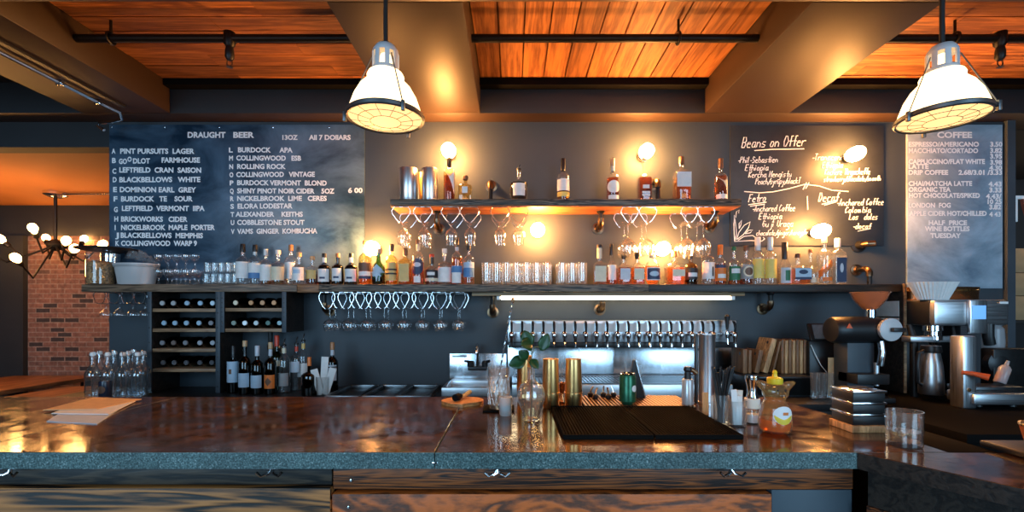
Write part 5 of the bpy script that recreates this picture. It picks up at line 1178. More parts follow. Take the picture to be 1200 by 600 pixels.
MB().lathe([(0, 0), (0.050, 0), (0.052, -0.03), (0.042, -0.035), (0.042, -0.06), (0.050, -0.065), (0.050, -0.085), (0.030, -0.095), (0.02, -0.115), (0, -0.115)], 24, T(gx0, 2.82, zbm)).build('brew_group', M['chrome'], br)
MB().box(wx(1064, 2.8), wx(1125, 2.8), 2.78, 2.85, wz(401, 2.8), wz(394, 2.8), bev=0.006).build('carafe_bar', M['steel_x'], br)
for px in (1075, 1118): MB().tube([(wx(px, 2.8), 2.82, ZC), (wx(px+(4 if px > 1100 else -1), 2.8), 2.82, wz(398, 2.8)), (wx(px+(6 if px > 1100 else -3), 2.8), 2.84, zbm+0.005)], [0.024, 0.020, 0.014], 12).build('support_leg', M['iron'], br)
MB().lathe([(0, 0), (0.034, 0), (0.050, -0.02), (0.054, -0.10), (0.050, -0.16), (0.040, -0.19), (0.036, -0.205), (0, -0.205)], 24, T(wx(1176, 2.74), 2.80, zbm+0.002)).build('brew_basket', M['milk'], br)
MB().tube([(wx(1158, 2.76), 2.76, zbm+0.01), (wx(1157, 2.76), 2.755, zbm-0.06), (wx(1160, 2.76), 2.76, zbm-0.11)], 0.028, 12).build('black_handle', M['black'], br)
MB().box(BX0+0.01, BX1, 2.62, 2.849, ZC, ZC+0.035, bev=0.006).build('drip_base', M['black'], br)
# brass pan with paper filters on top of the brewer
pn = thing('brass_pan', 'brass coloured shallow pan on top of the coffee brewer', 'pan', (wx(1105, 2.995), 3.005, zt))
MB().lathe([(0, 0), (0.190, 0), (0.196, 0.006), (0.198, 0.076), (0.202, 0.080), (0.202, 0.086), (0.192, 0.086), (0.188, 0.01), (0, 0.008)], 40, None, None, 1.17, 0.44).build('pan_body', M['copper'], pn)
MB().lathe([(0.1985, 0.060), (0.201, 0.062), (0.201, 0.068), (0.1985, 0.07)], 40, None, None, 1.17, 0.44).build('pan_rim', M['gold'], pn)
ft = MB(); n = 72; r0, r1 = 0.088, 0.148; vs = []; fs = []
for lay in range(1):
    for k in range(n):
        a = 2*PI*k/n; q = 1.0 if k % 2 else 0.93
        vs += [(r0*q*math.cos(a), r0*q*math.sin(a)*0.55, 0.0), (r1*q*math.cos(a), r1*q*math.sin(a)*0.55, 0.108), ((r1*q-0.004)*math.cos(a), (r1*q-0.004)*math.sin(a)*0.55, 0.108), ((r0*q-0.004)*math.cos(a), (r0*q-0.004)*math.sin(a)*0.55, 0.004)]
for k in range(n):
    j = (k+1) % n
    for c_ in range(3): fs.append((k*4+c_, j*4+c_, j*4+c_+1, k*4+c_+1))
fs.append(tuple(k*4 for k in range(n))); fs.append(tuple(k*4+3 for k in reversed(range(n))))
ft._add(vs, fs)
tag(ft.build('coffee_filters', M['paper'], smooth=False, loc=(wx(1094, 2.72), 2.70, zt+0.0)), 'stack of fluted white paper coffee filters before the brass pan', 'coffee filters')
bpy.data.objects['coffee_filters'].location = (wx(1093.5, 2.83), 2.832, zt)
cf = thing('thermal_carafe', 'steel thermal carafe standing under the coffee brewer', 'carafe', (wx(1091, 2.70), 2.70, ZC+0.0355))
hc = wz(405, 2.70)-ZC-0.0355
MB().lathe([(0, 0), (0.056, 0), (0.060, 0.006), (0.060, hc*0.25), (0.054, hc*0.6), (0.042, hc*0.84), (0.040, hc*0.86), (0, hc*0.86)], 28).build('carafe_body', M['steel_v'], cf)
MB().lathe([(0, hc*0.86), (0.048, hc*0.86), (0.050, hc*0.90), (0.046, hc), (0, hc)], 24).build('lid', M['black'], cf)
MB().tube([(-0.05, -0.01, hc*0.9), (-0.085, -0.015, hc*0.86), (-0.095, -0.015, hc*0.6), (-0.085, -0.01, hc*0.25), (-0.06, -0.005, hc*0.2)], 0.009, 8).build('handle', M['black'], cf)
# espresso side: column, base, bottles
es = thing('espresso_machine', 'steel espresso machine base and column at the right edge', 'coffee machine', (0, 0, 0))
MB().box(wx(1129, 2.46), wx(1145, 2.46), 2.46, 2.54, ZC, wz(394, 2.46), bev=0.008).build('column', M['steel_v'], es)
MB().box(wx(1145, 2.42)+0.005, wx(1215, 2.42), 2.44, 2.60, wz(476, 2.42), wz(462, 2.42), bev=0.012).build('drip_tray', M['steel_x'], es)
MB().box(wx(1146, 2.42)+0.005, wx(1215, 2.42), 2.47, 2.60, wz(462, 2.42)-0.0, wz(455, 2.42), bev=0.008).build('cup_rest', M['dsteel'], es)
for px in (1152, 1192): MB().lathe([(0, 0), (0.022, 0), (0.018, 0.05), (0.018, wz(476, 2.42)-ZC+0.004), (0, wz(476, 2.42)-ZC+0.004)], 14, T(wx(px, 2.5), 2.53, ZC)).build('foot', M['black'], es)
MB().tube([(wx(1131, 2.44), 2.458, wz(437, 2.44)), (wx(1140, 2.44), 2.43, wz(438, 2.44)), (wx(1148, 2.44), 2.39, wz(441, 2.44))], [0.010, 0.012, 0.018], 10).build('portafilter_handle', paint((0.55, 0.10, 0.02)), es)
MB().lathe([(0, 0), (0.010, 0), (0.010, 0.004), (0, 0.005)], 12, T(wx(1135.5, 2.46), 2.46, wz(457, 2.46)) @ RX(PI/2)).build('bolt', M['copper'], es)
MB().lathe([(0, 0), (0.055, 0.0), (0.066, 0.015), (0.066, 0.05), (0.04, 0.062), (0, 0.062)], 24, T(wx(1155, 2.75), 2.72, wz(424, 2.75)) @ RX(PI/2)).build('steam_dial', M['black'], es)
MB().box(wx(1146, 2.75), wx(1190, 2.75), 2.66, 2.74, wz(455, 2.66)-0.01, wz(408, 2.70), bev=0.01).build('body_panel', M['iron'], es)
zt2 = wz(455, 2.42)
t = thing('syrup_bottle', 'small tilted bottle of pinkish syrup on the espresso machine', 'bottle', (wx(1171, 2.52), 2.52, zt2))
mx = T(0, 0, 0.012) @ RY(0.38)
MB().lathe([(0, 0), (0.024, 0), (0.027, 0.005), (0.027, 0.085), (0.018, 0.10), (0.010, 0.105), (0.008, 0.13), (0, 0.13)], 18, mx).build('bottle_body', M['milk'], t)
MB().lathe([(0, 0.004), (0.025, 0.005), (0.025, 0.055), (0, 0.055)], 18, mx).build('syrup', paint((0.70, 0.22, 0.12)), t)
# boxes and hanging things past the post
for i, (py0, py1) in enumerate(((375, 347), (346.5, 320), (319.5, 291))):
    z0_, z1_ = wz(py0, 3.75), wz(py1, 3.75)
    t = thing('cardboard_box', '%s kraft cardboard box in the stack at the right edge behind the post' % ('bottom', 'middle', 'top')[i], 'box', (4.35, 3.9, z0_), group='kraft boxes at the right edge')
    MB().box(-0.32, 0.35, -0.15, 0.15, 0, z1_-z0_, bev=0.004).build('box_body', M['kraft'], t)
    MB().box(-0.322, 0.352, -0.03, 0.03, z1_-z0_-0.03, z1_-z0_+0.0005, bev=0.001).build('tape', plain('brown_tape_%d' % i, (0.30, 0.17, 0.08), 0.4), t)
zb3 = wz(375, 3.75)
t = thing('storage_rack', 'dark storage rack under the cardboard boxes at the right edge', 'rack', (4.35, 3.9, 0))
MB().box(-0.34, 0.45, -0.17, 0.17, zb3-0.03, zb3, bev=0.003).build('rack_shelf', M['darkwood'], t)
for a in (-0.32, 0.42):
    for b_ in (-0.15, 0.15): MB().box(a-0.015, a+0.015, b_-0.015, b_+0.015, 0, zb3-0.03).build('leg', M['iron'], t)
t = thing('hanging_towel', 'rust coloured cloth hanging from a white bracket on the post at right', 'towel', (3.466, WALL-0.01, wz(232, 3.2)))
tw = MB(); tw.box(0.0, 0.20, -0.012, 0.012, -0.012, 0.012, bev=0.003); tw.box(0.0, 0.022, -0.014, 0.014, -0.17, -0.012, bev=0.003); tw.build('bracket', M['white'], t)
tw = MB(); tw.prism([(0.06, 0), (0.16, 0), (0.17, -0.12), (0.155, -0.30), (0.12, -0.20), (0.08, -0.08)], -0.010, 0.010, RX(PI/2)); tw.build('cloth', plain('rust_cloth', (0.36, 0.11, 0.07), 0.8, var=0.2, vscale=30), t, loc=(0, 0, -0.0125))

# ------------------------------------------------------------------ the bar
ZB = 1.07; YB0, YB1 = 1.145, 1.89
bar = thing('bar_counter', 'long bar with polished brown top and speckled stone edge in the foreground', 'bar counter')
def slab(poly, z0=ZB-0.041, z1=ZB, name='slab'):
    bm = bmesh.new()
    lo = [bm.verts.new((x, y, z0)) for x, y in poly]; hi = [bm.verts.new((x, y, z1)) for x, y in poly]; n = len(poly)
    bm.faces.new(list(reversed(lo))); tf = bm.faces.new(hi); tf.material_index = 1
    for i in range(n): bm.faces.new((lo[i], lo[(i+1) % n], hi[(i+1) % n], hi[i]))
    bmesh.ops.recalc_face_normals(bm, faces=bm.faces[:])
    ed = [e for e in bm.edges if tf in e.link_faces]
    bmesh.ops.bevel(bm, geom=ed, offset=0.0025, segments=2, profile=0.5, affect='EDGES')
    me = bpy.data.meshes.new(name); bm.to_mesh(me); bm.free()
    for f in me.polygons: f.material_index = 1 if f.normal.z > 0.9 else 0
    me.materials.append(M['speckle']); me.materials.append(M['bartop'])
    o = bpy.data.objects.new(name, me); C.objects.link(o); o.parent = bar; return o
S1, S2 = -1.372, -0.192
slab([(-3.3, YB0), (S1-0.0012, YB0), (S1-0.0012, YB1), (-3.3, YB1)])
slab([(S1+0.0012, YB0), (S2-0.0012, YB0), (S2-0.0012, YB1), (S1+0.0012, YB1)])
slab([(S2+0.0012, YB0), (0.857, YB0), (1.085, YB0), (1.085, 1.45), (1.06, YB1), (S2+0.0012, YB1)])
MB().box(-0.20, -0.184, YB0-0.0005, YB0+0.01, ZB-0.030, ZB-0.024, bev=0.002).build('seam_screw', M['chrome'], bar)
# boards of the front
fy = 1.195
xj = wx(390, 1.2)
MB().box(-3.3, xj-0.002, fy+0.004, fy+0.03, wz(568, 1.2), ZB-0.042, bev=0.003).build('rail_board', M['rail_dark'], bar)['label'] = 'dark charred rail board at left under the bar top'
MB().box(xj+0.002, 0.885, fy, fy+0.03, wz(573, 1.2), ZB-0.042, bev=0.003).build('rail_board', M['rail_brown'], bar)['label'] = 'torched brown rail board at right under the bar top'
zq = wz(570.5, 1.2)
for k in range(5): MB().box(-3.3, xj-0.003, fy-0.004, fy+0.028, zq-0.19*(k+1)+0.004, zq-0.19*k, bev=0.004).build('front_board', M['burnt'], bar)
zq2 = wz(577, 1.2); xk = wx(903, 1.2)
for k in range(5): MB().box(xj+0.001, xk-0.002, fy-0.006, fy+0.028, zq2-0.185*(k+1)+0.004, zq2-0.185*k, bev=0.004).build('front_board', M['orangewood'], bar)
MB().box(xk+0.002, 0.885, fy+0.004, fy+0.03, 0.0, wz(573, 1.2)-0.002, bev=0.002).build('dark_panel', M['steelblue'], bar)
MB().box(-3.3, 0.88, fy+0.031, YB1-0.15, 0.0, ZB-0.042).build('carcass', M['blackmatte'], bar)
for px, py in ((411, 563.5), (409, 594)):
    MB().lathe([(0, 0), (0.005, 0), (0.004, 0.003), (0, 0.004)], 10, T(wx(px, 1.19), fy-(0.0 if py < 570 else 0.006), wz(py, 1.19)) @ RX(PI/2)).build('screw', M['chrome'], bar)
for px in (15, 320, 583, 855):
    hk = MB(); x = wx(px, 1.17); zz = ZB-0.042
    hk.box(x-0.022, x+0.022, 1.155, 1.19, zz-0.004, zz, bev=0.001)
    for s in (-1, 1): hk.tube([(x, 1.165, zz-0.004), (x+s*0.008, 1.158, zz-0.016), (x+s*0.022, 1.152, zz-0.020), (x+s*0.032, 1.150, zz-0.010)], 0.0032, 8)
    hk.tube([(x, 1.165, zz-0.002), (x, 1.160, zz-0.014), (x-0.010, 1.156, zz-0.019)], 0.003, 8)
    hk.build('bag_hook', M['chrome'], bar)
# the angled return at the right end
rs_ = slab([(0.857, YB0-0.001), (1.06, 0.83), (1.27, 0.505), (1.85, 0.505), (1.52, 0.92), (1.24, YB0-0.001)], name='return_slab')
rs_.data.materials[0] = M['darkwood']  # edge coloured dark: the shading on this side is put in
rt = MB(); dvec = Vector((1.27-0.857, 0.505-YB0, 0)).normalized(); nv = Vector((-dvec.y, dvec.x, 0))
p0 = Vector((0.90, YB0+0.02, 0)); p1 = Vector((1.30, 0.53, 0))
def quad(a, b_, off, th, z0, z1): 
    n_ = Vector((-(b_-a).y, (b_-a).x, 0)).normalized()
    return [(tuple((a+n_*off).to_2d())), tuple((b_+n_*off).to_2d()), tuple((b_+n_*(off+th)).to_2d()), tuple((a+n_*(off+th)).to_2d())]
MB().prism(quad(p0, p1, 0.0, 0.03, 0, 0), 0.0, ZB-0.042).build('return_panel', M['darkwood'], bar)
MB().prism(quad(p0, p1, -0.008, 0.0075, 0, 0), 0.70, 0.93).build('return_board', M['rail_brown'], bar)
MB().box(1.09, 1.215, 1.15, 1.36, ZB-0.041, ZB-0.001, bev=0.003).build('return_shelf', M['blackmatte'], bar)
tag(MB().box(1.216, 1.42, 1.02, 1.20, ZB+0.0005, ZB+0.016, bev=0.004).build('rubber_strip', M['black']), 'black rubber strip lying on the angled bar return at right', 'rubber strip')

# ------------------------------------------------------------------ things on the bar
tag(MB().prism([(wx(50, 1.60), 1.60), (wx(117, 1.63), 1.62), (wx(166, 1.80), 1.80), (wx(108, 1.83), 1.835)], ZB+0.006, ZB+0.0085).build('menu_sheet', M['tan']), 'tan menu sheet lying uppermost at the left of the bar', 'menu', 'menu sheets on the bar')
tag(MB().prism([(wx(47, 1.44), 1.46), (wx(112, 1.42), 1.425), (wx(150, 1.75), 1.75), (wx(95, 1.80), 1.79)], ZB+0.0005, ZB+0.0025).build('menu_sheet', M['shadepaper']), 'white menu sheet, blue shade in its colour, lying under the tan sheet on the bar', 'menu', 'menu sheets on the bar')
tag(MB().prism([(wx(60, 1.56), 1.56), (wx(124, 1.54), 1.55), (wx(160, 1.78), 1.775), (wx(104, 1.81), 1.81)], ZB+0.003, ZB+0.0055).build('menu_sheet', M['paper']), 'white menu sheet sandwiched between the tan sheet and the lowest sheet', 'menu', 'menu sheets on the bar')
t = thing('wooden_paddle', 'leaf shaped orange wooden paddle lying on the bar beside the mixing glass', 'paddle', (wx(542, 1.76), 1.76, ZB), 0.12)
pp = [(0.080*math.cos(a)*(1.0), 0.088*math.sin(a)*abs(math.cos(a*0.5))**0.25*(0.8 if math.cos(a) > 0 else 1)) for a in [2*PI*k/28 for k in range(28)]]
pp = [(x*1.0, y) for x, y in pp]
MB().prism(pp, 0, 0.012).build('paddle_body', M['paddle'], t)
t = thing('pastry_brush', 'short brush with dark bristles lying on the wooden paddle', 'brush', (wx(538, 1.76), 1.755, ZB+0.0125), 1.15)
MB().tube([(0.015, 0, 0.008), (0.05, 0, 0.012), (0.085, 0, 0.018)], [0.007, 0.008, 0.0085], 10).build('handle', plain('olive_handle', (0.34, 0.30, 0.16), 0.4), t)
MB().lathe([(0, 0), (0.008, 0), (0.014, 0.02), (0.013, 0.045), (0, 0.047)], 12, T(0.016, 0, 0.0135) @ RY(-PI/2) ).build('bristles', M['blackmatte'], t)
# mixing glass, spoon, candle
mgx, mgy = wx(584.5, 1.645), 1.645
tag(MB().box(mgx-0.055, mgx+0.055, mgy-0.05, mgy+0.055, ZB+0.0005, ZB+0.006, bev=0.002).build('rubber_coaster', M['blackmatte']), 'small black rubber mat under the mixing glass', 'mat')
t = thing('mixing_glass', 'cut crystal mixing glass standing on a small black mat on the bar', 'glass', (mgx, mgy, ZB+0.0062))
n = 16; vs = []; H_ = 0.145; zs_ = [0, 0.02]+[0.02+0.11*k/8 for k in range(1, 9)]+[H_]
mb = MB(); mb.lathe([(0, 0), (0.034, 0), (0.036, 0.004), (0.0375, 0.03), (0.038, 0.11), (0.0385, H_), (0.0355, H_), (0.035, 0.03), (0.033, 0.014), (0, 0.013)], 24)
for k in range(16):
    for s in (-1, 1):
        mb.tube([(0.0385*math.cos(2*PI*k/16+s*q*0.75), 0.0385*math.sin(2*PI*k/16+s*q*0.75), 0.015+0.095*q) for q in (0, .25, .5, .75, 1)], 0.0016, 5)
mb.build('glass_body', M['clear2'], t)
MB().lathe([(0, 0.014), (0.0325, 0.014), (0.0335, 0.05), (0, 0.05)], 20).build('ice_water', glass('icy_water', (0.85, 0.80, 0.72), 1.33, 1.5, 0.1, milky=0.25), t)
t = thing('bar_spoon', 'long twisted bar spoon leaning in the mixing glass', 'spoon', (mgx, mgy, ZB+0.0062))
sp = []; q0 = Vector((-0.010, 0.0, 0.055)); q1 = Vector((wx(601, 1.66)-mgx, 0.015, wz(352, 1.66)-ZB-0.006))
MB().tube([q0, q0.lerp(q1, .35), q0.lerp(q1, .7), q1], 0.0024, 8).build('handle', M['chrome'], t)
tw = MB()
for ph in (0, PI): 
    d = (q1-q0).normalized(); u = d.orthogonal().normalized(); v = d.cross(u)
    tw.tube([q0.lerp(q1, k/60)+u*0.0024*math.cos(k*0.9+ph)+v*0.0024*math.sin(k*0.9+ph) for k in range(61)], 0.0014, 5)
tw.build('twist', M['wire'], t)
MB().ball(tuple(q1), 0.006, 0.006, 0.012, 10, 8).build('spoon_end', M['copper'], t)
t = thing('candle_holder', 'small frosted glass candle holder in front of the mixing glass', 'candle', (wx(592.5, 1.56), 1.556, ZB))
MB().lathe([(0, 0), (0.019, 0), (0.0205, 0.004), (0.0225, 0.062), (0.0205, 0.062), (0.019, 0.02), (0, 0.018)], 24).build('holder_glass', M['frost'], t)
MB().lathe([(0, 0.0185), (0.0185, 0.0185), (0.019, 0.035), (0, 0.035)], 18).build('wax', M['paper'], t)
# vase with sprig
vx, vy = wx(622.5, 1.478), 1.478
t = thing('round_vase', 'round clear glass vase holding a leafy green sprig on the bar', 'vase', (vx, vy, ZB))
MB().lathe([(0, 0.003), (0.024, 0), (0.028, 0.004), (0.029, 0.030), (0.036, 0.044), (0.045, 0.068), (0.045, 0.088), (0.036, 0.112), (0.016, 0.124), (0.011, 0.132), (0.011, 0.165), (0.014, 0.170), (0.011, 0.170), (0.009, 0.163), (0.009, 0.134), (0.033, 0.110), (0.042, 0.086), (0.042, 0.070), (0.033, 0.046), (0.026, 0.03), (0.024, 0.008), (0, 0.007)], 28).build('vase_glass', M['clear2'], t)
MB().lathe([(0, 0.009), (0.023, 0.009), (0.025, 0.03), (0.032, 0.046), (0.041, 0.070), (0.0415, 0.078), (0, 0.078)], 24).build('water', glass('vase_water', (0.93, 0.86, 0.70), 1.33, 1.4, 0.03), t)
sp = thing('leafy_sprig', 'sprig of dark green leaves standing in the round vase', 'plant', (vx, vy, ZB+0.012))
stems = [[(0, 0, 0), (0.002, 0.002, 0.09), (0.001, 0, 0.16), (0.002, 0, 0.20), (0.012, 0, 0.225), (0.035, 0.004, 0.222)], [(0.001, 0, 0.16), (-0.012, -0.002, 0.185), (-0.024, -0.004, 0.180)], [(0.002, 0, 0.20), (0.0, 0, 0.225), (-0.002, 0, 0.235)]]
s_ = MB()
for p in stems: s_.tube(p, 0.0016, 6)
s_.build('stems', M['stem'], sp)
def leaf(base, direction, length, width, up, nm='leaf'):
    d = Vector(direction).normalized(); u = Vector(up); side = d.cross(u).normalized(); u = side.cross(d).normalized()
    vs = []; fs = []; n = 8
    for i in range(n+1):
        q = i/n; wd = width*math.sin(PI*min(1, q*0.96+0.02))**0.75*(1-0.25*q); c_ = Vector(base)+d*length*q-u*length*0.12*q*q
        for j, s in enumerate((-1, -0.5, 0, 0.5, 1)): vs.append(c_+side*wd*s+u*abs(s)*wd*0.25)
    for i in range(n):
        for j in range(4): a = i*5+j; fs.append((a, a+1, a+6, a+5))
    m_ = MB(); m_._add(vs, fs); o = m_.build(nm, M['leaf'], sp, normals=False)
    md = o.modifiers.new('thick', 'SOLIDIFY'); md.thickness = 0.0008
    return o
leaf((0.002, 0, 0.232), (-0.25, -0.3, 0.03), 0.050, 0.026, (0.1, -1, 0.35))
leaf((-0.004, 0, 0.225), (-0.35, -0.1, 1), 0.055, 0.026, (0.1, -1, 0.2))
leaf((0.032, 0.003, 0.212), (0.35, -0.1, 0.9), 0.058, 0.022, (-0.1, -1, 0.2))
leaf((-0.018, -0.004, 0.182), (-1, -0.2, -0.25), 0.055, 0.026, (-0.1, -1, 0.35))
leaf((-0.002, -0.004, 0.185), (0.45, -0.4, -0.5), 0.040, 0.017, (0.2, -1, 0.2))
leaf((-0.012, -0.003, 0.186), (-0.5, -0.4, 0.5), 0.042, 0.022, (0, -1, 0.3))
# gold shakers
def shaker(px, D, label, h=0.178):
    t = thing('cocktail_shaker', label, 'shaker', (wx(px, D), D, ZB), group='gold cocktail shakers')
    MB().lathe([(0, 0), (0.027, 0), (0.029, 0.003), (0.0315, h*0.30), (0.033, h*0.305), (0.033, h*0.325), (0.031, h*0.33)], 32).build('lower_cup', M['gold'], t)
    MB().lathe([(0.0305, h*0.30), (0.0315, h*0.33), (0.0275, h*0.985), (0.0290, h*0.985), (0.0290, h), (0.0262, h), (0.0262, h*0.97), (0, h*0.96)], 32).build('upper_cup', M['gold'], t)
shaker(645.5, 1.672, 'gold cocktail shaker just right of the leafy sprig')
shaker(672, 1.672, 'gold cocktail shaker, rightmost of the three on the bar')
shaker(615, 1.80, 'gold cocktail shaker behind the round vase')
t = thing('copper_jigger', 'small copper jigger between the two right gold shakers', 'jigger', (wx(658.5, 1.78), 1.78, ZB))
MB().lathe([(0, 0.002), (0.016, 0), (0.017, 0.003), (0.008, 0.032), (0.008, 0.036), (0.020, 0.075), (0.018, 0.075), (0.006, 0.04), (0, 0.04)], 20).build('jigger_cups', M['copper'], t)
MB().lathe([(0.008, 0.032), (0.0095, 0.033), (0.0095, 0.036), (0.008, 0.037)], 20).build('waist_band', M['gold'], t)
# mats and slatted tray
rib = plain('ribbed_black_rubber', (0.008, 0.0075, 0.007), 0.9, spec=0.03)
def mat_ribs(x0, x1, y0, y1, label):
    t = thing('bar_mat', label, 'mat', ((x0+x1)/2, (y0+y1)/2, ZB), group='black rubber bar mats')
    a, b_ = (x1-x0)/2, (y1-y0)/2
    MB().box(-a, a, -b_, b_, 0, 0.010, bev=0.003).build('mat_base', rib, t)
    r_ = MB(); n = 26; m = 40
    for k in range(n): x = -a+0.012+(2*a-0.024)*k/(n-1); r_.box(x-0.0022, x+0.0022, -b_+0.012, b_-0.012, 0.0098, 0.0125)
    r_.build('ribs', rib, t)
    e = MB(); e.box(-a, a, -b_, -b_+0.008, 0.0095, 0.014, bev=0.002); e.box(-a, a, b_-0.008, b_, 0.0095, 0.014, bev=0.002); e.box(-a, -a+0.008, -b_+.008, b_-.008, 0.0095, 0.014, bev=0.002); e.box(a-0.008, a, -b_+.008, b_-.008, 0.0095, 0.014, bev=0.002)
    e.build('raised_edge', rib, t)
mat_ribs(0.139, 0.387, 1.255, 1.645, 'black rubber bar mat, left one of the pair on the bar')
mat_ribs(0.391, 0.632, 1.255, 1.645, 'black rubber bar mat, right one of the pair on the bar')
t = thing('drip_grate', 'slatted brown drip grate behind the black bar mats', 'grate', (0.465, 1.77, ZB))
MB().box(-0.20, 0.20, -0.105, 0.11, 0, 0.003, bev=0.001).build('tray', M['blackmatte'], t)
s_ = MB()
for k in range(30): x = -0.195+0.39*k/29; s_.box(x-0.0036, x+0.0036, -0.103, 0.108, 0.003, 0.009)
s_.build('slats', plain('bronze_slat', (0.33, 0.19, 0.10), 0.35, metal=0.7), t)
zg = ZB+0.0092
SPG = 'pour spouts on the drip grate'
for i, (px, D) in enumerate(((692, 1.84), (698, 1.80), (707, 1.84), (713, 1.80), (719, 1.84))):
    t = thing('pour_spout', '%s loose pour spout from the left on the drip grate' % ORD[i], 'pour spout', (wx(px, D), D, zg), 0.6*i, SPG)
    MB().lathe([(0, 0), (0.009, 0), (0.011, 0.008), (0.011, 0.014), (0.006, 0.018), (0, 0.018)], 12).build('stopper', M['black'], t)
    MB().tube([(0, 0, 0.016), (0.002, 0, 0.028), (0.010, 0, 0.042)], 0.0035, 8).build('tube', M['copper'] if i % 2 else M['chrome'], t)
# can, tent sign
t = thing('beverage_can', 'green drink can standing on the drip grate behind the bar mats', 'can', (wx(735.5, 1.70), 1.70, zg))
MB().lathe([(0, 0.003), (0.021, 0), (0.024, 0.004), (0.0305, 0.012), (0.0305, 0.098), (0.0265, 0.109)], 28).build('can_body', plain('green_can', (0.02, 0.12, 0.06), 0.3, metal=0.5, var=0.3, vscale=40), t)
MB().lathe([(0.0265, 0.109), (0.0275, 0.112), (0.0265, 0.114), (0.025, 0.112), (0.024, 0.108), (0, 0.108)], 28).build('can_lid', M['chrome'], t)
MB().patch(ell(0.012, 0.012), 0.0305, 0.06, uc=0.02).build('emblem', M['white'], t, normals=False)
MB().box(-0.008, 0.008, -0.004, 0.012, 0.1085, 0.1105, bev=0.001).build('pull_tab', M['chrome'], t)
t = thing('tent_sign', 'black triangular tent sign behind the green can', 'sign', (wx(743, 1.83), 1.83, zg))
MB().prism([(-0.040, 0), (0.040, 0), (0.003, 0.148), (-0.003, 0.148)], -0.010, 0.010, RX(PI/2)).build('sign_body', M['black'], t)
MB().prism([(0.041, 0), (0.045, 0.002), (0.006, 0.149), (0.003, 0.149)], -0.011, 0.011, RX(PI/2)).build('sign_edge', M['wire'], t)
# white dispenser with black neck
t = thing('white_dispenser', 'slim white dispenser bottle with black spout on the right bar mat edge', 'dispenser', (wx(804.5, 1.70), 1.70, ZB))
t.location.x = 0.648
MB().lathe([(0, 0), (0.0195, 0), (0.0205, 0.004), (0.0205, 0.098), (0.018, 0.102), (0, 0.102)], 24).build('dispenser_body', plain('brushed_white_metal', (0.62, 0.66, 0.68), 0.3, metal=0.4), t)
MB().lathe([(0, 0.102), (0.012, 0.102), (0.011, 0.128), (0.015, 0.134), (0.013, 0.146), (0, 0.147)], 16).build('neck', M['black'], t)
MB().tube([(0.0, 0, 0.140), (0.018, 0, 0.134), (0.034, 0, 0.122)], [0.008, 0.009, 0.008], 10).build('nozzle', M['bronze'], t)
# steel tube
t = thing('steel_cup_tube', 'tall polished steel tube standing on the bar before the tap rail', 'cup dispenser', (wx(828, 1.76), 1.76, ZB))
MB().lathe([(0, 0), (0.033, 0), (0.033, 0.006), (0.0305, 0.008), (0.0305, 0.258), (0.0315, 0.260), (0.0315, 0.264), (0.029, 0.264), (0.029, 0.24), (0, 0.24)], 32).build('tube_body', M['steel_v'], t)
MB().box(-0.046, -0.034, -0.006, 0.006, 0, 0.258, bev=0.003).build('side_rail', M['black'], t)
MB().box(-0.036, -0.029, -0.004, 0.004, 0.20, 0.21).build('rail_clip', M['black'], t)
# straws in a glass
t = thing('straw_glass', 'glass holding the fan of black straws on the bar', 'glass', (wx(845, 1.42), 1.42, ZB))
MB().lathe([(0, 0), (0.019, 0), (0.021, 0.004), (0.0235, 0.095), (0.0215, 0.095), (0.019, 0.010), (0, 0.009)], 20).build('glass_body', M['clear2'], t)
rnd = random.Random(5)
for i in range(26):
    a = rnd.uniform(0, 2*PI); q = rnd.random()**0.5; b0 = Vector((0.011*q*math.cos(a+2), 0.011*q*math.sin(a+2), 0.0095)); tp = Vector((0.045*q*math.cos(a), 0.030*q*math.sin(a), 0.175+rnd.uniform(-0.012, 0.008)))
    k = (0.095-b0.z)/(tp.z-b0.z); m_ = b0.lerp(tp, k); rr = Vector((m_.x, m_.y, 0)).length
    if rr > 0.018: tp = b0+(tp-b0); s = 0.018/rr; tp.x = b0.x+(tp.x-b0.x)*s; tp.y = b0.y+(tp.y-b0.y)*s
    o = MB().tube([b0, b0.lerp(tp, 0.5), tp], 0.0027, 7).build('drinking_straw', M['black'], None, loc=(wx(845, 1.42), 1.42, ZB))
    tag(o, 'black drinking straw in the fan of straws in the glass on the bar', 'straw', 'black straws in the glass')
# small cards and sugar packets
for i, (px, D, wpx, m, lab) in enumerate(((827, 1.56, 7, M['tan'], 'small tan card standing beside the steel tube on the bar'), (838, 1.50, 10, M['paper'], 'small white printed card standing behind the straw glass'))):
    t = thing('standing_card', lab, 'card', (wx(px, D), D, ZB), 0.2*i)
    a = wpx*0.5*D/F; MB().box(-a, a, -0.002, 0.002, 0, 0.075, RX(-0.05), bev=0.0005).build('card_face', m, t); MB().box(-a, a, 0.002, 0.02, 0, 0.003, bev=0.0005).build('card_stand', M['black'], t)
t = thing('sugar_glass', 'square glass holding white sugar packets on the bar', 'glass', (wx(862, 1.40), 1.40, ZB))
t.location.x = wx(863.5, 1.40)
MB().lathe([(0, 0), (0.021, 0), (0.022, 0.004), (0.024, 0.080), (0.022, 0.080), (0.020, 0.010), (0, 0.009)], 24, None, [6]*7).build('glass_body', M['clear2'], t)
for i, (dx, dy, a, hh) in enumerate(((-0.010, -0.010, -0.16, 0.115), (-0.004, 0.004, -0.06, 0.105), (0.006, -0.004, 0.05, 0.095), (0.012, 0.008, 0.12, 0.110))):
    o = MB().box(-0.009, 0.009, -0.0016, 0.0016, 0.0095, hh, T(dx*0.55, dy, 0) @ RY(a*0.5), bev=0.0008).build('sugar_packet', M['paper'], None, loc=(wx(863.5, 1.40), 1.40, ZB))
    tag(o, '%s white sugar packet from the left in the square glass' % ORD[i], 'sugar packet', 'sugar packets in the glass')
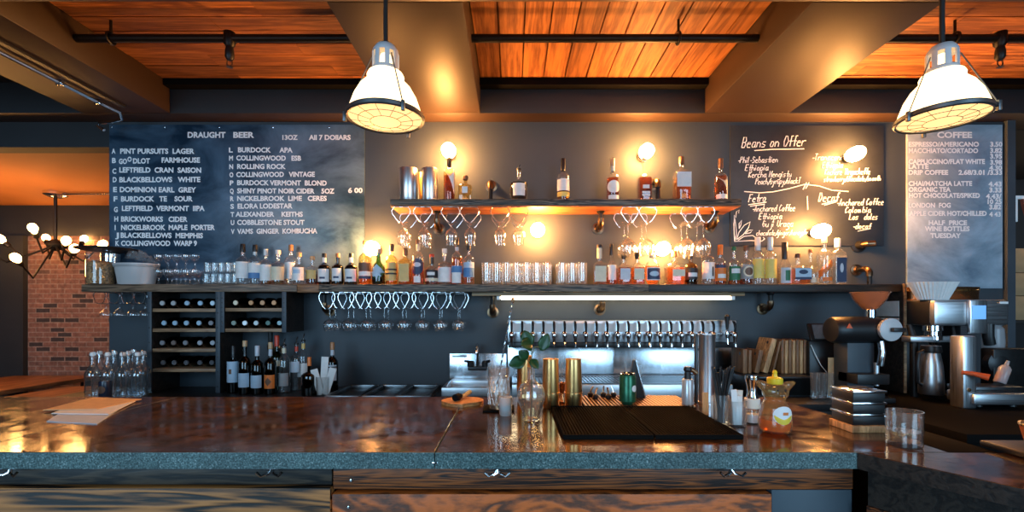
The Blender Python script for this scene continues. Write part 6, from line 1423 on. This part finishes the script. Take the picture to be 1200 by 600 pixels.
# shaker mill
t = thing('salt_mill', 'steel and glass mill with white band left of the honey bottle', 'mill', (wx(881.5, 1.44), 1.44, ZB))
MB().lathe([(0, 0), (0.020, 0), (0.021, 0.004), (0.021, 0.045), (0.0195, 0.048)], 24).build('glass_base', M['clear2'], t)
MB().lathe([(0.0195, 0.048), (0.0225, 0.050), (0.0225, 0.078), (0.0195, 0.080)], 24).build('white_band', M['white'], t)
MB().lathe([(0.019, 0.080), (0.014, 0.095), (0.015, 0.115), (0.020, 0.135), (0.0215, 0.140), (0.0205, 0.150), (0, 0.151)], 24).build('steel_top', M['chrome'], t)
MB().lathe([(0, 0.005), (0.0185, 0.005), (0.0185, 0.030), (0, 0.032)], 18).build('salt', M['paper'], t)
# honey pig
t = thing('honey_bottle', 'pig shaped honey bottle with yellow cap at the right end of the bar', 'bottle', (wx(908, 1.335), 1.335, ZB))
pg = MB()
pg.lathe([(0, 0), (0.030, 0), (0.041, 0.008), (0.045, 0.025), (0.043, 0.050), (0.036, 0.078), (0.029, 0.092), (0.024, 0.098), (0, 0.099)], 28)
pg.ball((0, -0.002, 0.118), 0.036, 0.032, 0.030, 22, 14)
pg.ball((0.002, -0.032, 0.112), 0.012, 0.010, 0.009, 14, 8)
for s in (-1, 1):
    pg.lathe([(0, 0), (0.016, 0), (0.013, 0.020), (0.004, 0.040), (0, 0.042)], 12, T(s*0.022, 0, 0.128) @ RY(s*(1.15 if s > 0 else 1.0)), None, 1.0, 0.55)
o = pg.build('bottle_body', glass('honey_plastic', (0.95, 0.84, 0.55), 1.45, 1.2, 0.12, milky=0.10), t)
rm = o.modifiers.new('fuse', 'REMESH'); rm.mode = 'VOXEL'; rm.voxel_size = 0.0025; rm.use_smooth_shade = True
sm = o.modifiers.new('soften', 'SMOOTH'); sm.iterations = 6; sm.factor = 0.5
MB().lathe([(0, 0.004), (0.028, 0.004), (0.039, 0.010), (0.0425, 0.025), (0.0405, 0.040), (0, 0.040)], 24).build('honey', LQ['honey'], t)
MB().patch(ell(0.027, 0.026), 0.0430, 0.058, 0.003).build('label', M['white'], t, normals=False)
MB().patch([(0.024*math.cos(a), 0.026*math.sin(a)) for a in [PI+PI*k/12 for k in range(13)]], 0.0430, 0.058, 0.0036).build('label_lower_half', paint((0.85, 0.62, 0.05)), t, normals=False)
MB().patch(rect(0.007, 0.004), 0.0430, 0.063, 0.0042, uc=0.004).build('label_print', paint((0.75, 0.20, 0.04)), t, normals=False)
for s in (-1, 1): MB().ball((s*0.011+0.002, -0.031, 0.126), 0.0032, 0.0025, 0.0036, 8, 6).build('eye', M['black'], t); MB().ball((s*0.0045+0.002, -0.0415, 0.112), 0.0018, 0.0014, 0.0024, 8, 6).build('nostril', M['black'], t)
MB().lathe([(0, 0.140), (0.020, 0.140), (0.021, 0.143), (0.021, 0.156), (0.018, 0.159), (0.008, 0.160), (0.006, 0.170), (0.007, 0.174), (0.004, 0.180), (0, 0.181)], 24).build('cap', paint((0.90, 0.62, 0.03), 0.35), t)
# stack of black trays at the bar end
ty = 1.36; tx = wx(1014, 1.345)
for i in range(3):
    z_ = ZB+0.021+i*0.0335
    t = thing('tray_box', '%s black tray with steel edge in the small stack at the bar end' % ('lowest', 'middle', 'topmost')[i], 'tray', (tx, ty, z_), group='black trays stacked at the bar end')
    MB().box(-0.047, 0.047, -0.030, 0.060, 0, 0.026, bev=0.003).build('tray_body', M['black'], t)
    MB().box(-0.050, 0.050, -0.034, 0.063, 0.0262, 0.0332, bev=0.002).build('steel_rim', M['chrome'], t)
tag(MB().box(tx-0.052, tx+0.050, ty-0.036, ty+0.064, ZB+0.0003, ZB+0.0208, bev=0.002).build('wooden_block', M['cardwood']), 'pale wooden block under the stack of black trays', 'block')
# tumbler with drink
t = thing('whiskey_tumbler', 'glass tumbler with a little drink and ice at the right end of the bar', 'glass', (wx(1059.5, 1.20), 1.20, ZB))
MB().lathe([(0, 0), (0.036, 0), (0.039, 0.004), (0.040, 0.092), (0.0375, 0.092), (0.0365, 0.014), (0, 0.012)], 32).build('glass_body', M['clear2'], t)
MB().lathe([(0, 0.0145), (0.036, 0.0145), (0.036, 0.040), (0, 0.040)], 24).build('drink', glass('pale_drink', (0.90, 0.72, 0.50), 1.33, 1.3, 0.05), t)
rnd = random.Random(2)
for i in range(5):
    a = 2*PI*i/5; MB().box(-0.009, 0.009, -0.009, 0.009, -0.009, 0.009, T(0.017*math.cos(a), 0.017*math.sin(a), 0.032) @ RZ(rnd.random()) @ RX(rnd.random()), bev=0.003).build('ice_cube', M['clear2'], t)
t = thing('terracotta_cup', 'rust coloured cup cut off by the right edge on the bar return', 'cup', (wx(1212, 1.06), 1.04, ZB+0.0165))
MB().lathe([(0, 0), (0.020, 0), (0.024, 0.006), (0.040, 0.075), (0.037, 0.075), (0.022, 0.010), (0, 0.009)], 28).build('cup_body', plain('rust_glaze', (0.45, 0.15, 0.06), 0.35, var=0.2, vscale=30), t)
MB().lathe([(0.0395, 0.072), (0.0412, 0.075), (0.0405, 0.079), (0.037, 0.078)], 28).build('gold_rim', M['gold'], t)

# ------------------------------------------------------------------ lounge furniture
t = thing('lounge_table', 'long wooden lounge table seen past the left end of the bar', 'table', (-4.75, 4.2, 0))
MB().box(-0.45, 0.43, -0.75, 0.62, 0.71, 0.75, bev=0.005).build('tabletop', M['tablewood'], t)
for a in (-0.38, 0.36):
    for b_ in (-0.68, 0.55): MB().box(a-0.03, a+0.03, b_-0.03, b_+0.03, 0, 0.71).build('leg', M['iron'], t)
t = thing('lounge_table', 'second wooden table nearer the swing top bottles', 'table', (-3.75, 4.0, 0))
MB().box(-0.30, 0.45, -0.55, 0.20, 0.70, 0.74, bev=0.005).build('tabletop', M['tablewood'], t)
for a in (-0.25, 0.38):
    for b_ in (-0.48, 0.14): MB().box(a-0.03, a+0.03, b_-0.03, b_+0.03, 0, 0.70).build('leg', M['iron'], t)
def chair(x, y, rz, label):
    t = thing('lounge_chair', label, 'chair', (x, y, 0), rz, 'lounge chairs')
    MB().box(-0.22, 0.22, -0.22, 0.22, 0.43, 0.47, bev=0.015).build('seat', M['black'], t)
    b_ = MB(); b_.tube([(-0.21, 0.20, 0.47), (-0.21, 0.23, 0.80), (-0.15, 0.24, 0.88), (0.15, 0.24, 0.88), (0.21, 0.23, 0.80), (0.21, 0.20, 0.47)], 0.012, 8); b_.build('back_frame', M['copper'], t)
    MB().box(-0.19, 0.19, 0.225, 0.245, 0.58, 0.84, bev=0.008).build('backrest', M['black'], t)
    for a in (-0.19, 0.19):
        for c_ in (-0.19, 0.19): MB().tube([(a, c_, 0.43), (a*1.05, c_*1.05, 0.0)], 0.012, 8).build('leg', M['iron'], t)
chair(-4.85, 4.80-0.18+0.28, 0.0, 'dark chair with curved copper frame behind the lounge table')
chair(-3.85, 4.55, 0.0, 'dark chair between the brick wall and the second table')
